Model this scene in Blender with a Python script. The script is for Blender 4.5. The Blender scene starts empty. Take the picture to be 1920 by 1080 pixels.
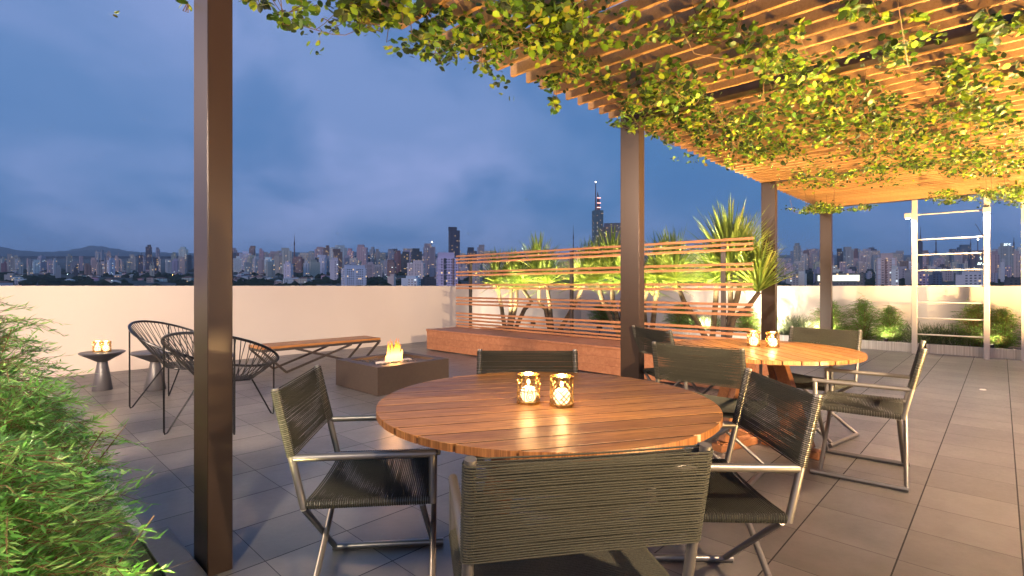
import bpy, math, random
import numpy as np
from mathutils import Vector, Matrix
rnd = random.Random(7); nr = np.random.default_rng(7)
SC = bpy.context.scene; COL = SC.collection
R = math.radians; PI = math.pi
# ------------------------------------------------------------------ camera, sky, sun, exposure
EYE = 1.25; HEAD = R(43.7); CH, SH = math.cos(HEAD), math.sin(HEAD)
cam = bpy.data.cameras.new('camera'); cam.lens = 18; cam.sensor_width = 36
cam.shift_y = -4/1920; cam.clip_start = 0.05; cam.clip_end = 40000
co = bpy.data.objects.new('camera', cam); COL.objects.link(co)
co.location = (0, 0, EYE); co.rotation_euler = (R(90), 0, HEAD-R(90)); SC.camera = co
SC.view_settings.view_transform = 'Standard'; SC.view_settings.look = 'None'
SC.view_settings.exposure = 0; SC.view_settings.gamma = 1
SC.cycles.use_denoising = True; SC.cycles.sample_clamp_indirect = 4
SC.cycles.max_bounces = 8; SC.cycles.caustics_reflective = False; SC.cycles.caustics_refractive = False

W = bpy.data.worlds.new('World'); SC.world = W; W.use_nodes = True
wt = W.node_tree; wt.nodes.clear()
def wn(t, **k):
    n = wt.nodes.new(t)
    for a, b in k.items(): setattr(n, a, b)
    return n
SUN_EL = R(2.0); SUN_ROT = R(200)
sky = wn('ShaderNodeTexSky', sky_type='NISHITA', sun_disc=False)
sky.sun_elevation = SUN_EL; sky.sun_rotation = SUN_ROT; sky.ozone_density = 6.0; sky.dust_density = .6; sky.air_density = 1.0
tc = wn('ShaderNodeTexCoord'); sep = wn('ShaderNodeSeparateXYZ')
wt.links.new(tc.outputs['Generated'], sep.inputs[0])
def wm(op, a, b=None):
    n = wn('ShaderNodeMath', operation=op)
    for i, x in enumerate((a, b)):
        if x is None: continue
        if isinstance(x, (int, float)): n.inputs[i].default_value = x
        else: wt.links.new(x, n.inputs[i])
    return n.outputs[0]
zz = wm('ADD', wm('ABSOLUTE', sep.outputs[2]), .45)
cx = wm('DIVIDE', sep.outputs[0], zz); cy = wm('DIVIDE', sep.outputs[1], zz)
cmb = wn('ShaderNodeCombineXYZ'); wt.links.new(cx, cmb.inputs[0]); wt.links.new(cy, cmb.inputs[1])
def cloud(scale, detail, off, lo, hi, dist=.4):
    mp = wn('ShaderNodeMapping'); mp.inputs['Location'].default_value = off
    wt.links.new(cmb.outputs[0], mp.inputs[0])
    nz = wn('ShaderNodeTexNoise'); nz.inputs['Scale'].default_value = scale; nz.inputs['Detail'].default_value = detail
    nz.inputs['Roughness'].default_value = .52; nz.inputs['Distortion'].default_value = dist
    wt.links.new(mp.outputs[0], nz.inputs['Vector'])
    mr = wn('ShaderNodeMapRange', interpolation_type='SMOOTHSTEP')
    mr.inputs[1].default_value = lo; mr.inputs[2].default_value = hi
    wt.links.new(nz.outputs[0], mr.inputs[0]); return mr.outputs[0]
def wmix(f, a, b):
    n = wn('ShaderNodeMix', data_type='RGBA')
    for i, x in ((0, f), (6, a), (7, b)):
        if isinstance(x, tuple): n.inputs[i].default_value = x
        elif isinstance(x, (int, float)): n.inputs[i].default_value = x
        else: wt.links.new(x, n.inputs[i])
    return n.outputs[2]
WS = .1
def S(c): return (c[0]/WS, c[1]/WS, c[2]/WS, 1)
base = wmix(.8, sky.outputs[0], S((.108, .275, .59)))
def bank(px, py, lo):
    l = (px-960)/960; v = Vector((CH+l*SH, SH-l*CH, -(py-536)/960)).normalized()
    n = wn('ShaderNodeVectorMath', operation='DOT_PRODUCT'); wt.links.new(tc.outputs['Generated'], n.inputs[0]); n.inputs[1].default_value = v
    r = wn('ShaderNodeMapRange', interpolation_type='SMOOTHSTEP'); r.inputs[1].default_value = lo; r.inputs[2].default_value = 1
    wt.links.new(n.outputs['Value'], r.inputs[0]); return r.outputs[0]
cl = cloud(1.5, 5, (3.1, 1.7, 0), .36, .66)
bright = wm('MINIMUM', wm('ADD', wm('MULTIPLY', cl, .52), wm('ADD', wm('MULTIPLY', bank(720, 90, .90), .50), wm('MULTIPLY', bank(60, 260, .965), .18))), 1.)
c1 = wmix(bright, base, S((.33, .42, .77)))
c2 = wmix(wm('MULTIPLY', cloud(2.0, 4, (7.3, 4.2, 2), .44, .64), .72), c1, S((.072, .205, .475)))
hz = wn('ShaderNodeMapRange', interpolation_type='SMOOTHSTEP'); hz.inputs[1].default_value = 0; hz.inputs[2].default_value = .16
hz.inputs[3].default_value = .28; hz.inputs[4].default_value = 0
wt.links.new(wm('ABSOLUTE', sep.outputs[2]), hz.inputs[0])
c3 = wmix(hz.outputs[0], c2, S((.14, .245, .50)))
bg = wn('ShaderNodeBackground'); bg.inputs[1].default_value = WS
wo = wn('ShaderNodeOutputWorld'); wt.links.new(c3, bg.inputs[0]); wt.links.new(bg.outputs[0], wo.inputs[0])

def lamp(name, kind, loc, energy, color, aim=None, parent=None, size=.05, cone=120, blend=.6):
    l = bpy.data.lights.new(name, kind); l.energy = energy; l.color = color
    if kind in ('POINT', 'SPOT'): l.shadow_soft_size = size
    if kind == 'SPOT': l.spot_size = R(cone); l.spot_blend = blend
    o = bpy.data.objects.new(name, l); COL.objects.link(o); o.location = loc
    if aim is not None: o.rotation_euler = Vector(aim).to_track_quat('-Z', 'Y').to_euler()
    if parent: o.parent = parent
    return o
sn = bpy.data.lights.new('sun', 'SUN'); sn.energy = .7; sn.angle = R(25); sn.color = (1, .72, .66)
so = bpy.data.objects.new('sun', sn); COL.objects.link(so)
so.rotation_euler = Vector((.93, .32, -.16)).to_track_quat('-Z', 'Y').to_euler()
WARM = (1, .63, .26); WARM2 = (1, .70, .44); PEACH = (1, .73, .52)
# terrace lamps out of the frame, with added fills for parapet and shrubs
lamp('garden_lamp', 'POINT', (-2.6, 5.0, 3.1), 1500, PEACH, size=.45)
lamp('parapet_fill', 'SPOT', (-3.6, .6, 3.0), 3600, PEACH, aim=(.67, .74, -.17), size=.25, cone=50)  # added fill that washes the long left parapet
lamp('pergola_downlight', 'SPOT', (1.0, -1.3, 2.4), 650, WARM2, aim=(.25, .35, -1), size=.06, cone=130)
lamp('pergola_downlight', 'SPOT', (5.6, -1.4, 2.4), 1100, WARM2, aim=(.1, .3, -1), size=.06, cone=130)
for x, y, e in ((1.7, -1.6, 900), (3.8, -1.9, 2500), (6.8, -2.2, 3000), (10.2, -1.9, 4300)):
    lamp('floor_uplight', 'SPOT', (x, y, .15), e, WARM, aim=(.12, .38, 1), size=.05, cone=140)

lamp('pergola_spot', 'SPOT', (2.4, -.9, 2.30), 2600, WARM2, aim=(4.1, 5.4, -1.7), size=.06, cone=62, blend=.8)
lamp('post_uplight', 'SPOT', (.2, 1.6, .1), 480, (1, .80, .36), aim=(.50, .30, 1), size=.04, cone=50, blend=.7)
lamp('shrub_fill', 'SPOT', (-1.6, -.6, 2.7), 1000, (1, .86, .66), aim=(1.55, 3.7, -2.0), size=.1, cone=48, blend=.6)  # added spot that brightens the bamboo shrubs
# ------------------------------------------------------------------ pixel helpers (places measured in the photograph)
def ray(px):
    l = (px-960)/960; return CH+l*SH, SH-l*CH
def at_depth(px, py, d):
    a, b = ray(px); return (a*d, b*d, EYE-(py-536)/960*d)
def on_x(px, py, X):
    a, b = ray(px); t = X/a; return (X, b*t, EYE-(py-536)/960*t)
def on_z(px, py, z):
    a, b = ray(px); t = 960*(EYE-z)/(py-536); return (a*t, b*t, z)
# ------------------------------------------------------------------ mesh helpers
class MB:
    def __init__(s): s.v = []; s.f = []; s.uv = None
    def add(s, V, F):
        o = len(s.v); s.v.extend([tuple(map(float, p)) for p in V]); s.f.extend([tuple(i+o for i in f) for f in F]); return s
    def box(s, x0, x1, y0, y1, z0, z1):
        V = [(x, y, z) for z in (z0, z1) for y in (y0, y1) for x in (x0, x1)]
        return s.add(V, [(0, 2, 3, 1), (4, 5, 7, 6), (0, 1, 5, 4), (2, 6, 7, 3), (0, 4, 6, 2), (1, 3, 7, 5)])
    def bar(s, a, b, w, h, up=(0, 0, 1)):
        a = Vector(a); b = Vector(b); t = (b-a).normalized(); u = Vector(up)
        if abs(t.dot(u)) > .98: u = Vector((1, 0, 0))
        sx = t.cross(u).normalized()*w/2; sy = sx.cross(t).normalized()*h/2
        V = [p+i*sx+j*sy for p in (a, b) for j in (-1, 1) for i in (-1, 1)]
        return s.add(V, [(0, 1, 3, 2), (4, 6, 7, 5), (0, 4, 5, 1), (2, 3, 7, 6), (0, 2, 6, 4), (1, 5, 7, 3)])
    def tube(s, P, r, n=8, closed=False):
        P = [Vector(p) for p in P]; m = len(P); V = []
        rs = r if isinstance(r, (list, tuple)) else [r]*m
        N = None
        for i in range(m):
            if closed: t = P[(i+1) % m]-P[i-1]
            else: t = P[min(i+1, m-1)]-P[max(i-1, 0)]
            t.normalize()
            if N is None:
                N = t.cross(Vector((0, 0, 1)))
                if N.length < .1: N = t.cross(Vector((1, 0, 0)))
            N = (N-t*N.dot(t)).normalized(); B = t.cross(N)
            for k in range(n):
                a = 2*PI*k/n; V.append(P[i]+(N*math.cos(a)+B*math.sin(a))*rs[i])
        F = []
        for i in range(m if closed else m-1):
            j = (i+1) % m
            for k in range(n): F.append((i*n+k, i*n+(k+1) % n, j*n+(k+1) % n, j*n+k))
        if not closed: F += [tuple(range(n))[::-1], tuple((m-1)*n+k for k in range(n))]
        return s.add(V, F)
    def lathe(s, prof, n=32, c=(0, 0, 0), closed=False):
        V = []; m = len(prof)
        for r, z in prof:
            for k in range(n): V.append((c[0]+r*math.cos(2*PI*k/n), c[1]+r*math.sin(2*PI*k/n), c[2]+z))
        F = []
        for i in range(m if closed else m-1):
            j = (i+1) % m
            for k in range(n): F.append((i*n+k, i*n+(k+1) % n, j*n+(k+1) % n, j*n+k))
        if not closed:
            if prof[0][0] > 1e-4: F.append(tuple(range(n))[::-1])
            if prof[-1][0] > 1e-4: F.append(tuple((m-1)*n+k for k in range(n)))
        return s.add(V, F)
    def build(s, name, mat, parent=None, loc=(0, 0, 0), rz=0, smooth=True, bevel=0, ang=38):
        me = bpy.data.meshes.new(name); me.from_pydata(s.v, [], s.f)
        if mat: me.materials.append(mat)
        if s.uv is not None:
            l = me.uv_layers.new(name='UVMap'); l.data.foreach_set('uv', np.array(s.uv, 'f').ravel())
        if smooth: me.shade_smooth(); me.set_sharp_from_angle(angle=R(ang))
        me.validate(); me.update()
        o = bpy.data.objects.new(name, me); COL.objects.link(o); o.location = loc; o.rotation_euler = (0, 0, rz)
        if parent: o.parent = parent
        if bevel:
            b = o.modifiers.new('bevel', 'BEVEL'); b.width = bevel; b.segments = 2; b.limit_method = 'ANGLE'; b.angle_limit = R(50)
        return o
def tag(o, label=None, cat=None, group=None, kind=None):
    for k, v in (('label', label), ('category', cat), ('group', group), ('kind', kind)):
        if v: o[k] = v
    return o
def thing(name, label, cat, loc=(0, 0, 0), rz=0, group=None):
    o = bpy.data.objects.new(name, None); COL.objects.link(o); o.location = loc; o.rotation_euler = (0, 0, rz)
    o.empty_display_size = .1
    return tag(o, label, cat, group)
def copy_thing(o, loc, rz, label):
    def cp(a, par):
        c = a.copy(); COL.objects.link(c); c.parent = par
        for k in a.children: cp(k, c)
        return c
    c = cp(o, None); c.location = loc; c.rotation_euler = (0, 0, rz); c['label'] = label
    return c
# ------------------------------------------------------------------ materials
class MT:
    def __init__(s, name):
        s.m = bpy.data.materials.new(name); s.m.use_nodes = True; s.t = s.m.node_tree
        s.b = s.t.nodes['Principled BSDF']; s.out = s.t.nodes['Material Output']
    def n(s, t, **k):
        x = s.t.nodes.new(t)
        for a, b in k.items(): setattr(x, a, b)
        return x
    def l(s, a, b): s.t.links.new(a, b)
    def val(s, sock, x):
        if isinstance(x, (int, float)): sock.default_value = x
        elif isinstance(x, tuple): sock.default_value = x if len(x) in (2, 4) or sock.type == 'VECTOR' else (*x, 1)
        else: s.l(x, sock)
    def math(s, op, a, b=0., c=None):
        x = s.n('ShaderNodeMath', operation=op); s.val(x.inputs[0], a); s.val(x.inputs[1], b)
        if c is not None: s.val(x.inputs[2], c)
        return x.outputs[0]
    def mix(s, f, a, b, bt='MIX'):
        x = s.n('ShaderNodeMix', data_type='RGBA', blend_type=bt); s.val(x.inputs[0], f); s.val(x.inputs[6], a); s.val(x.inputs[7], b); return x.outputs[2]
    def rng(s, v, a, b, c, d, t='LINEAR'):
        x = s.n('ShaderNodeMapRange', interpolation_type=t); s.val(x.inputs[0], v)
        for i, q in enumerate((a, b, c, d)): x.inputs[i+1].default_value = q
        return x.outputs[0]
    def coord(s, kind='Object', scale=(1, 1, 1), rot=(0, 0, 0)):
        a = s.n('ShaderNodeTexCoord'); m = s.n('ShaderNodeMapping'); m.inputs['Scale'].default_value = scale; m.inputs['Rotation'].default_value = rot
        s.l(a.outputs[kind], m.inputs[0]); return m.outputs[0]
    def noise(s, v, sc=5, det=4, rough=.5, dist=0.):
        x = s.n('ShaderNodeTexNoise'); s.l(v, x.inputs['Vector']); x.inputs['Scale'].default_value = sc
        x.inputs['Detail'].default_value = det; x.inputs['Roughness'].default_value = rough; x.inputs['Distortion'].default_value = dist
        return x.outputs[0]
    def island(s): return s.n('ShaderNodeNewGeometry').outputs['Random Per Island']
    def bump(s, h, st=.3, d=.01):
        x = s.n('ShaderNodeBump'); x.inputs['Strength'].default_value = st; x.inputs['Distance'].default_value = d
        s.l(h, x.inputs['Height']); s.l(x.outputs[0], s.b.inputs['Normal']); return x
    def set(s, **k):
        names = dict(col='Base Color', rough='Roughness', metal='Metallic', ec='Emission Color', es='Emission Strength', trans='Transmission Weight', spec='Specular IOR Level', sss='Subsurface Weight', coat='Coat Weight')
        for a, v in k.items(): s.val(s.b.inputs[names[a]], v)
        return s
def m_wood(name, a, b, rot=(0, 0, 0), stretch=14, rough=.42, sc=3., dark=.55, tone=.35):
    M = MT(name); v = M.coord('Object', (1, stretch, stretch), rot)
    isl = M.island(); off = M.n('ShaderNodeVectorMath', operation='ADD'); M.l(v, off.inputs[0])
    cb = M.n('ShaderNodeCombineXYZ'); k = M.math('MULTIPLY', isl, 37.); M.l(k, cb.inputs[0]); M.l(k, cb.inputs[1]); M.l(cb.outputs[0], off.inputs[1])
    g = M.noise(off.outputs[0], sc, 6, .6, .6); f = M.noise(off.outputs[0], sc*5, 4, .6)
    c = M.mix(M.rng(g, .3, .7, 0, 1), a, b)
    c = M.mix(M.math('MULTIPLY', M.rng(f, .5, .75, 0, 1), dark), c, tuple(x*.35 for x in a))
    hs = M.n('ShaderNodeHueSaturation'); M.l(c, hs.inputs['Color']); M.l(M.rng(isl, 0, 1, 1-tone, 1+tone), hs.inputs['Value'])
    M.set(col=hs.outputs[0], rough=M.rng(f, .3, .8, rough-.07, rough+.12)); M.bump(f, .25, .004)
    return M.m
def m_plain(name, col, rough=.5, metal=0., var=.15, sc=8, bump=.1, bd=.003, spec=.5):
    M = MT(name); v = M.coord(); g = M.noise(v, sc, 5, .6); f = M.noise(v, sc*14, 3, .6)
    M.set(col=M.mix(g, tuple(x*(1-var) for x in col), tuple(min(1, x*(1+var)) for x in col)), rough=M.rng(f, .3, .7, rough-.06, rough+.06), metal=metal, spec=spec)
    if bump: M.bump(f, bump, bd)
    return M.m
def m_emit(name, col, st):
    M = MT(name); M.set(col=(.02, .02, .02), ec=(*col, 1), es=st); return M.m
def m_leaf(name, a, b, c, trans=.35, rough=.45, vein=False):
    M = MT(name); i = M.island()
    col = M.mix(M.rng(i, 0, .6, 0, 1), a, b); col = M.mix(M.rng(i, .75, 1, 0, 1), col, c)
    M.set(col=col, rough=rough, spec=.4)
    tr = M.n('ShaderNodeBsdfTranslucent'); M.l(M.mix(.5, col, tuple(min(1, x*1.9) for x in b)), tr.inputs[0])
    mx = M.n('ShaderNodeMixShader'); mx.inputs[0].default_value = trans
    M.l(M.b.outputs[0], mx.inputs[1]); M.l(tr.outputs[0], mx.inputs[2]); M.l(mx.outputs[0], M.out.inputs[0]); return M.m
TEAK = m_wood('teak_tabletop', (.33, .095, .018), (.47, .165, .036), stretch=16, rough=.38)
TT = MT('teak_planks'); v = TT.coord('Object', (1.1, 17, 3)); isl = TT.island(); off = TT.n('ShaderNodeVectorMath', operation='ADD'); TT.l(v, off.inputs[0])
cb = TT.n('ShaderNodeCombineXYZ'); k = TT.math('MULTIPLY', isl, 53.); TT.l(k, cb.inputs[0]); TT.l(k, cb.inputs[1]); TT.l(cb.outputs[0], off.inputs[1])
g = TT.noise(off.outputs[0], 2.2, 6, .6, .8); f = TT.noise(off.outputs[0], 11, 5, .65)
c = TT.mix(TT.rng(g, .32, .66, 0, 1), (.21, .078, .014), (.50, .245, .060)); c = TT.mix(TT.math('MULTIPLY', TT.rng(f, .48, .66, 0, 1), .75), c, (.10, .026, .006))
e_ = TT.noise(TT.coord('Object', (1, 1, .03)), 120, 3, .7); ec_ = TT.mix(TT.rng(e_, .38, .62, 0, 1), (.16, .06, .017), (.36, .16, .05))
ge = TT.n('ShaderNodeNewGeometry'); sn_ = TT.n('ShaderNodeSeparateXYZ'); TT.l(ge.outputs['True Normal'], sn_.inputs[0])
c = TT.mix(TT.math('GREATER_THAN', TT.math('ABSOLUTE', sn_.outputs[2]), .5), ec_, c)
hs = TT.n('ShaderNodeHueSaturation'); TT.l(c, hs.inputs['Color']); TT.l(TT.rng(isl, 0, 1, .8, 1.2), hs.inputs['Value'])
TT.set(col=hs.outputs[0], rough=TT.rng(f, .3, .8, .32, .5), spec=.38); TT.bump(f, .2, .003); TEAK = TT.m
TEAKLEG = m_wood('teak_leg', (.20, .075, .025), (.30, .125, .045), rot=(0, R(90), 0), rough=.5)
SLATW = m_wood('pergola_timber', (.38, .19, .06), (.50, .28, .10), rot=(0, 0, R(90)), stretch=18, rough=.55, tone=.15)
DECKW = m_wood('deck_timber', (.28, .11, .052), (.44, .20, .10), rot=(0, 0, R(90)), stretch=10, rough=.5, sc=1.6, tone=.10, dark=.3)
SCREENW = m_wood('screen_timber', (.34, .14, .06), (.48, .225, .10), rot=(0, 0, R(90)), stretch=14, rough=.5, tone=.08, dark=.15)
BENCHW = m_wood('bench_timber', (.38, .15, .04), (.52, .24, .07), stretch=12, rough=.45)
BROWN = MT('brown_painted_steel').set(col=(.042, .026, .018), rough=.34, metal=.25, spec=.5).m
GUN = m_plain('grey_brown_metal', (.25, .235, .21), .34, .7, .1, 20, .04)
ROPE = MT('dark_olive_rope')
_v = ROPE.coord('Object'); _n = ROPE.noise(_v, 260, 3, .7)
ROPE.set(col=ROPE.mix(_n, (.011, .012, .009), (.080, .080, .058)), rough=.85, spec=.25); ROPE.bump(_n, .6, .002); ROPE = ROPE.m
BLACKWIRE = m_plain('black_lacquered_steel', (.018, .018, .020), .30, .4, .1, 20, .02)
CORD = m_plain('black_vinyl_cord', (.030, .027, .024), .45, 0, .2, 30, .05)
DARKSTEEL = m_plain('bench_steel', (.085, .075, .070), .4, .6, .1, 12, .04)
STOOL = m_plain('graphite_lacquer', (.075, .072, .078), .34, .1, .15, 6, .05)
CORTEN = m_plain('brown_fire_pit_stone', (.048, .034, .027), .55, .1, .3, 30, .25)
GOLD = m_plain('brass', (.72, .43, .13), .25, 1., .1, 30, .03)
PALE = m_plain('pale_painted_steel', (.62, .56, .50), .35, .2, .06, 10, .03)
WAX = MT('lit_wax'); WAX.set(col=(.9, .82, .66), rough=.5, ec=(1, .80, .48, 1), es=1.9); WAX = WAX.m
FLAME = m_emit('candle_flame', (1, .72, .30), 26)
GLASS = MT('thin_glass')
_t = GLASS.n('ShaderNodeBsdfTransparent'); _g = GLASS.n('ShaderNodeBsdfGlossy'); _g.inputs['Roughness'].default_value = .04
_lw = GLASS.n('ShaderNodeLayerWeight'); _lw.inputs[0].default_value = .25
_t.inputs[0].default_value = (1, .99, .96, 1)
_mx = GLASS.n('ShaderNodeMixShader'); GLASS.l(GLASS.math('MULTIPLY', _lw.outputs[1], .5), _mx.inputs[0]); GLASS.l(_t.outputs[0], _mx.inputs[1]); GLASS.l(_g.outputs[0], _mx.inputs[2]); GLASS.l(_mx.outputs[0], GLASS.out.inputs[0]); GLASS = GLASS.m
SOIL = m_plain('dark_planting_soil', (.035, .027, .02), .95, 0, .4, 14, .8, .03)
STEM = m_plain('brown_twig', (.16, .085, .03), .7, 0, .3, 20, .1)
TRUNK = MT('ringed_palm_bark'); _v = TRUNK.coord('Object', (1, 1, 9)); _n = TRUNK.noise(_v, 5, 4, .6, .3)
TRUNK.set(col=TRUNK.mix(_n, (.045, .032, .024), (.12, .088, .06)), rough=.85); TRUNK.bump(_n, .8, .02); TRUNK = TRUNK.m
VINELEAF = MT('vine_leaf'); i = VINELEAF.island(); cr = VINELEAF.n('ShaderNodeValToRGB'); VINELEAF.l(i, cr.inputs[0]); cr.color_ramp.elements.remove(cr.color_ramp.elements[1])
for j_, (p_, c_) in enumerate(((0, (.008, .014, .005)), (.30, (.014, .035, .006)), (.48, (.07, .17, .010)), (.74, (.17, .30, .015)), (.89, (.34, .42, .02)), (1, (.17, .12, .02)))):  # dark and yellow stops put backlit and lamplit tones into the leaf colour
    e = cr.color_ramp.elements[0] if j_ == 0 else cr.color_ramp.elements.new(p_); e.color = (*c_, 1)
VINELEAF.set(col=cr.outputs[0], rough=.4, spec=.4); tr = VINELEAF.n('ShaderNodeBsdfTranslucent'); VINELEAF.l(VINELEAF.mix(.35, cr.outputs[0], (.25, .38, .02)), tr.inputs[0])
mx = VINELEAF.n('ShaderNodeMixShader'); mx.inputs[0].default_value = .28; VINELEAF.l(VINELEAF.b.outputs[0], mx.inputs[1]); VINELEAF.l(tr.outputs[0], mx.inputs[2]); VINELEAF.l(mx.outputs[0], VINELEAF.out.inputs[0]); VINELEAF = VINELEAF.m
BAMBOO = m_leaf('bamboo_leaf', (.065, .20, .030), (.16, .39, .065), (.38, .52, .17), .34, .35)
BUSH = m_leaf('bush_leaf', (.08, .20, .025), (.16, .33, .05), (.27, .38, .09), .35)
PALMLEAF = m_leaf('palm_leaf', (.10, .17, .03), (.21, .29, .045), (.38, .38, .10), .42, .38)
GRASSB = m_leaf('grass_blade', (.06, .10, .04), (.12, .16, .07), (.22, .22, .12), .25, .6)
SPIKE = m_plain('black_spike_lamp', (.015, .013, .012), .6)
GROOVE = MT('black_groove_shade').set(col=(.012, .008, .005), rough=.9, spec=.05).m  # black standing in for shade between the tabletop planks
# floor tiles
F = MT('grey_porcelain_tiles'); v = F.coord('Object'); sx = F.n('ShaderNodeSeparateXYZ'); F.l(v, sx.inputs[0])
def joint(sock, ph, per, wd):
    q = F.math('DIVIDE', F.math('SUBTRACT', sock, ph), per); fr = F.math('FRACT', q)
    d = F.math('MULTIPLY', F.math('MINIMUM', fr, F.math('SUBTRACT', 1., fr)), per)
    return F.math('LESS_THAN', d, wd), F.math('FLOOR', q)
j1, i1 = joint(sx.outputs[1], .3437, .4143, .0034); j2, i2 = joint(sx.outputs[0], 2.908, .4003, .0017)
J = F.math('MAXIMUM', j1, j2)
cb = F.n('ShaderNodeCombineXYZ'); F.l(i1, cb.inputs[0]); F.l(i2, cb.inputs[1]); wnz = F.n('ShaderNodeTexWhiteNoise'); F.l(cb.outputs[0], wnz.inputs[0])
o2 = F.n('ShaderNodeVectorMath', operation='MULTIPLY_ADD'); F.l(wnz.outputs['Color'], o2.inputs[0]); o2.inputs[1].default_value = (9, 9, 9); F.l(v, o2.inputs[2])
g = F.noise(o2.outputs[0], 3.0, 4, .5, 0.); g2 = F.noise(v, 170, 3, .7); g3 = F.noise(v, 30, 3, .55)
tcol = F.mix(F.rng(g, .28, .72, 0, 1), (.088, .078, .068), (.175, .156, .137))
tcol = F.mix(F.math('MULTIPLY', g2, .25), tcol, (.19, .175, .165))
hs = F.n('ShaderNodeHueSaturation'); F.l(tcol, hs.inputs['Color']); F.l(F.rng(wnz.outputs[0], 0, 1, .78, 1.22), hs.inputs['Value'])
F.set(col=F.mix(J, hs.outputs[0], (.008, .007, .007)), rough=F.math('ADD', F.rng(g3, .2, .8, .285, .38), F.math('MULTIPLY', J, .4)), spec=.6)
bh = F.math('ADD', F.math('ADD', F.math('MULTIPLY', g2, .5), F.math('MULTIPLY', g3, .7)), F.math('MULTIPLY', J, -2.))
F.bump(bh, .26, .0028); FLOOR = F.m
# stucco wall
M = MT('cream_textured_render'); v = M.coord(); g = M.noise(v, 70, 4, .7); q = M.noise(v, .8, 4, .5)
M.set(col=M.mix(q, (.56, .48, .41), (.66, .58, .50)), rough=.9, spec=.2); M.bump(g, .35, .006); STUCCO = M.m
M = MT('striped_travertine'); v = M.coord('Object', (34, 34, .6)); g = M.noise(v, 1.2, 4, .6)
M.set(col=M.mix(M.rng(g, .35, .65, 0, 1), (.44, .38, .31), (.70, .65, .58)), rough=.5); TRAV = M.m
COPING = m_plain('dark_granite_coping', (.10, .095, .09), .4, 0, .35, 30, .2)

# ------------------------------------------------------------------ setting
m = MB()
m.add([(.6, -8, 0), (12.2, -8, 0), (12.2, 9.35, 0), (.6, 9.35, 0)], [(0, 1, 2, 3)])
m.add([(-8, -8, 0), (.6, -8, 0), (.6, .3, 0), (-8, .3, 0)], [(0, 1, 2, 3)])
tag(m.build('floor', FLOOR, smooth=False), kind='structure')
m = MB().add([(-8, .3, -.25), (.6, .3, -.25), (.6, 9.35, -.25), (-8, 9.35, -.25)], [(0, 1, 2, 3)])
tag(m.build('soil', SOIL, smooth=False), kind='structure')
m = MB().box(-8, 12.85, 9.35, 9.55, -1, 1.2515)
tag(m.build('parapet_wall', STUCCO, bevel=.006), 'long cream rendered parapet behind the wire chairs and low bench', 'wall')
m = MB().box(12.85, 13.05, -8, 9.35, -1, 1.251)
tag(m.build('parapet_wall', STUCCO, bevel=.006), 'cream rendered parapet behind the bushes, ladder frame and palms', 'wall')
t = thing('planter_curb', 'travertine edge of the near bamboo bed with dark stone coping, by the first post', 'planter edge', (.6, 0, 0))
MB().box(-.045, 0, .3, 9.35, -.3, -.004).build('face', TRAV, t)
m = MB()
for k in range(6): m.box(-.05, .075, .3+k*.46, .3+k*.46+.457, .004, .032)
m.build('coping', COPING, t, bevel=.004)
t = thing('planter_curb', 'low pale striped travertine edging in front of the far bushes', 'planter edge', (12.2, 0, 0))
m = MB().box(0, .07, -8, 9.3, 0, .17); m.build('face', TRAV, t, bevel=.004)
MB().box(.07, .645, -8, 9.3, .05, .13).build('soil_bed', SOIL, t)
# ------------------------------------------------------------------ pergola
PZ = 2.82
pg = thing('pergola', 'timber slatted pergola on brown steel posts, overgrown with a leafy vine', 'pergola', (0, 0, 0))
POSTX = (.683, 4.29, 8.29, 11.80)
for x in POSTX:
    MB().box(x, x+.10, 2.453, 2.655, 0, PZ+.09).build('post', BROWN, pg, bevel=.004)
    MB().box(x, x+.11, -6, 2.45, PZ+.001, PZ+.10).build('beam', BROWN, pg, bevel=.003)
m = MB(); x = .12
k = -6
while x < 12.0:
    if all(not (px-.035 < x < px+.13) for px in POSTX):
        e = nr.normal(0, .004)
        m.box(x, x+.03, -6, 2.66+e, PZ, PZ+.082)
    x += .1655
m.build('slat_roof', SLATW, pg, smooth=False, bevel=.002)
m = MB()
for y in (-4.5, -2.0, 2.36): m.box(.1, 12.0, y, y+.06, PZ+.084, PZ+.2)
m.build('rafter', SLATW, pg, smooth=False)
# ladder frame at the far end
t = thing('ladder_frame', 'tall pale steel ladder frame lit by its own lamps at the pergola far end', 'ladder', (12.0, 0, 0))
for y in (1.16, .18): MB().box(-.04, .04, y-.04, y+.04, 0, PZ+.08).build('upright', PALE, t, bevel=.004)
for z in (.36, .66, .95, 1.245, 1.535, 1.82, 2.10, 2.56):
    MB().tube([(0, .22, z), (0, 1.12, z)], .0125, 8).build('rung', PALE, t)
LENS = m_emit('lamp_lens', (1, .86, .66), 30)
for y, dy, e in ((1.16, .09, 130), (.18, .0, 240)):
    p = (-.085, y+dy, 2.50)
    MB().box(p[0]-.045, p[0]+.045, p[1]-.05, p[1]+.05, p[2], p[2]+.09).build('lamp_housing', PALE, t, bevel=.004)
    MB().lathe([(.034, -.006), (.034, -.001)], 16, p).build('lamp_lens', LENS, t)
    lamp('ladder_light', 'SPOT', (p[0], p[1], p[2]-.02), e, (1, .80, .58), aim=(.10, -dy*.3, -1), parent=t, size=.03, cone=150, blend=.5)
m = MB().box(-.03, .03, -.30, -.24, 0, PZ+.08)
t = thing('pergola_mast', 'thin pale steel upright cut by the right edge of the photo', 'post', (12.0, 0, 0)); m.build('upright', PALE, t)
for n_, (px, py) in enumerate(((1843, 731), (1852, 674))):  # small pale discs on the tiles
    p = on_z(px, py, 0)
    MB().lathe([(.032, 0), (.032, .006), (.026, .009)], 20).build('floor_disc', PALE, loc=p)
    tag(bpy.context.scene.objects[-1] if False else COL.objects[-1], ['small pale disc lying on the tiles in front of the ladder frame', 'small pale disc at the foot of the right ladder upright'][n_], 'floor fitting')

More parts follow.
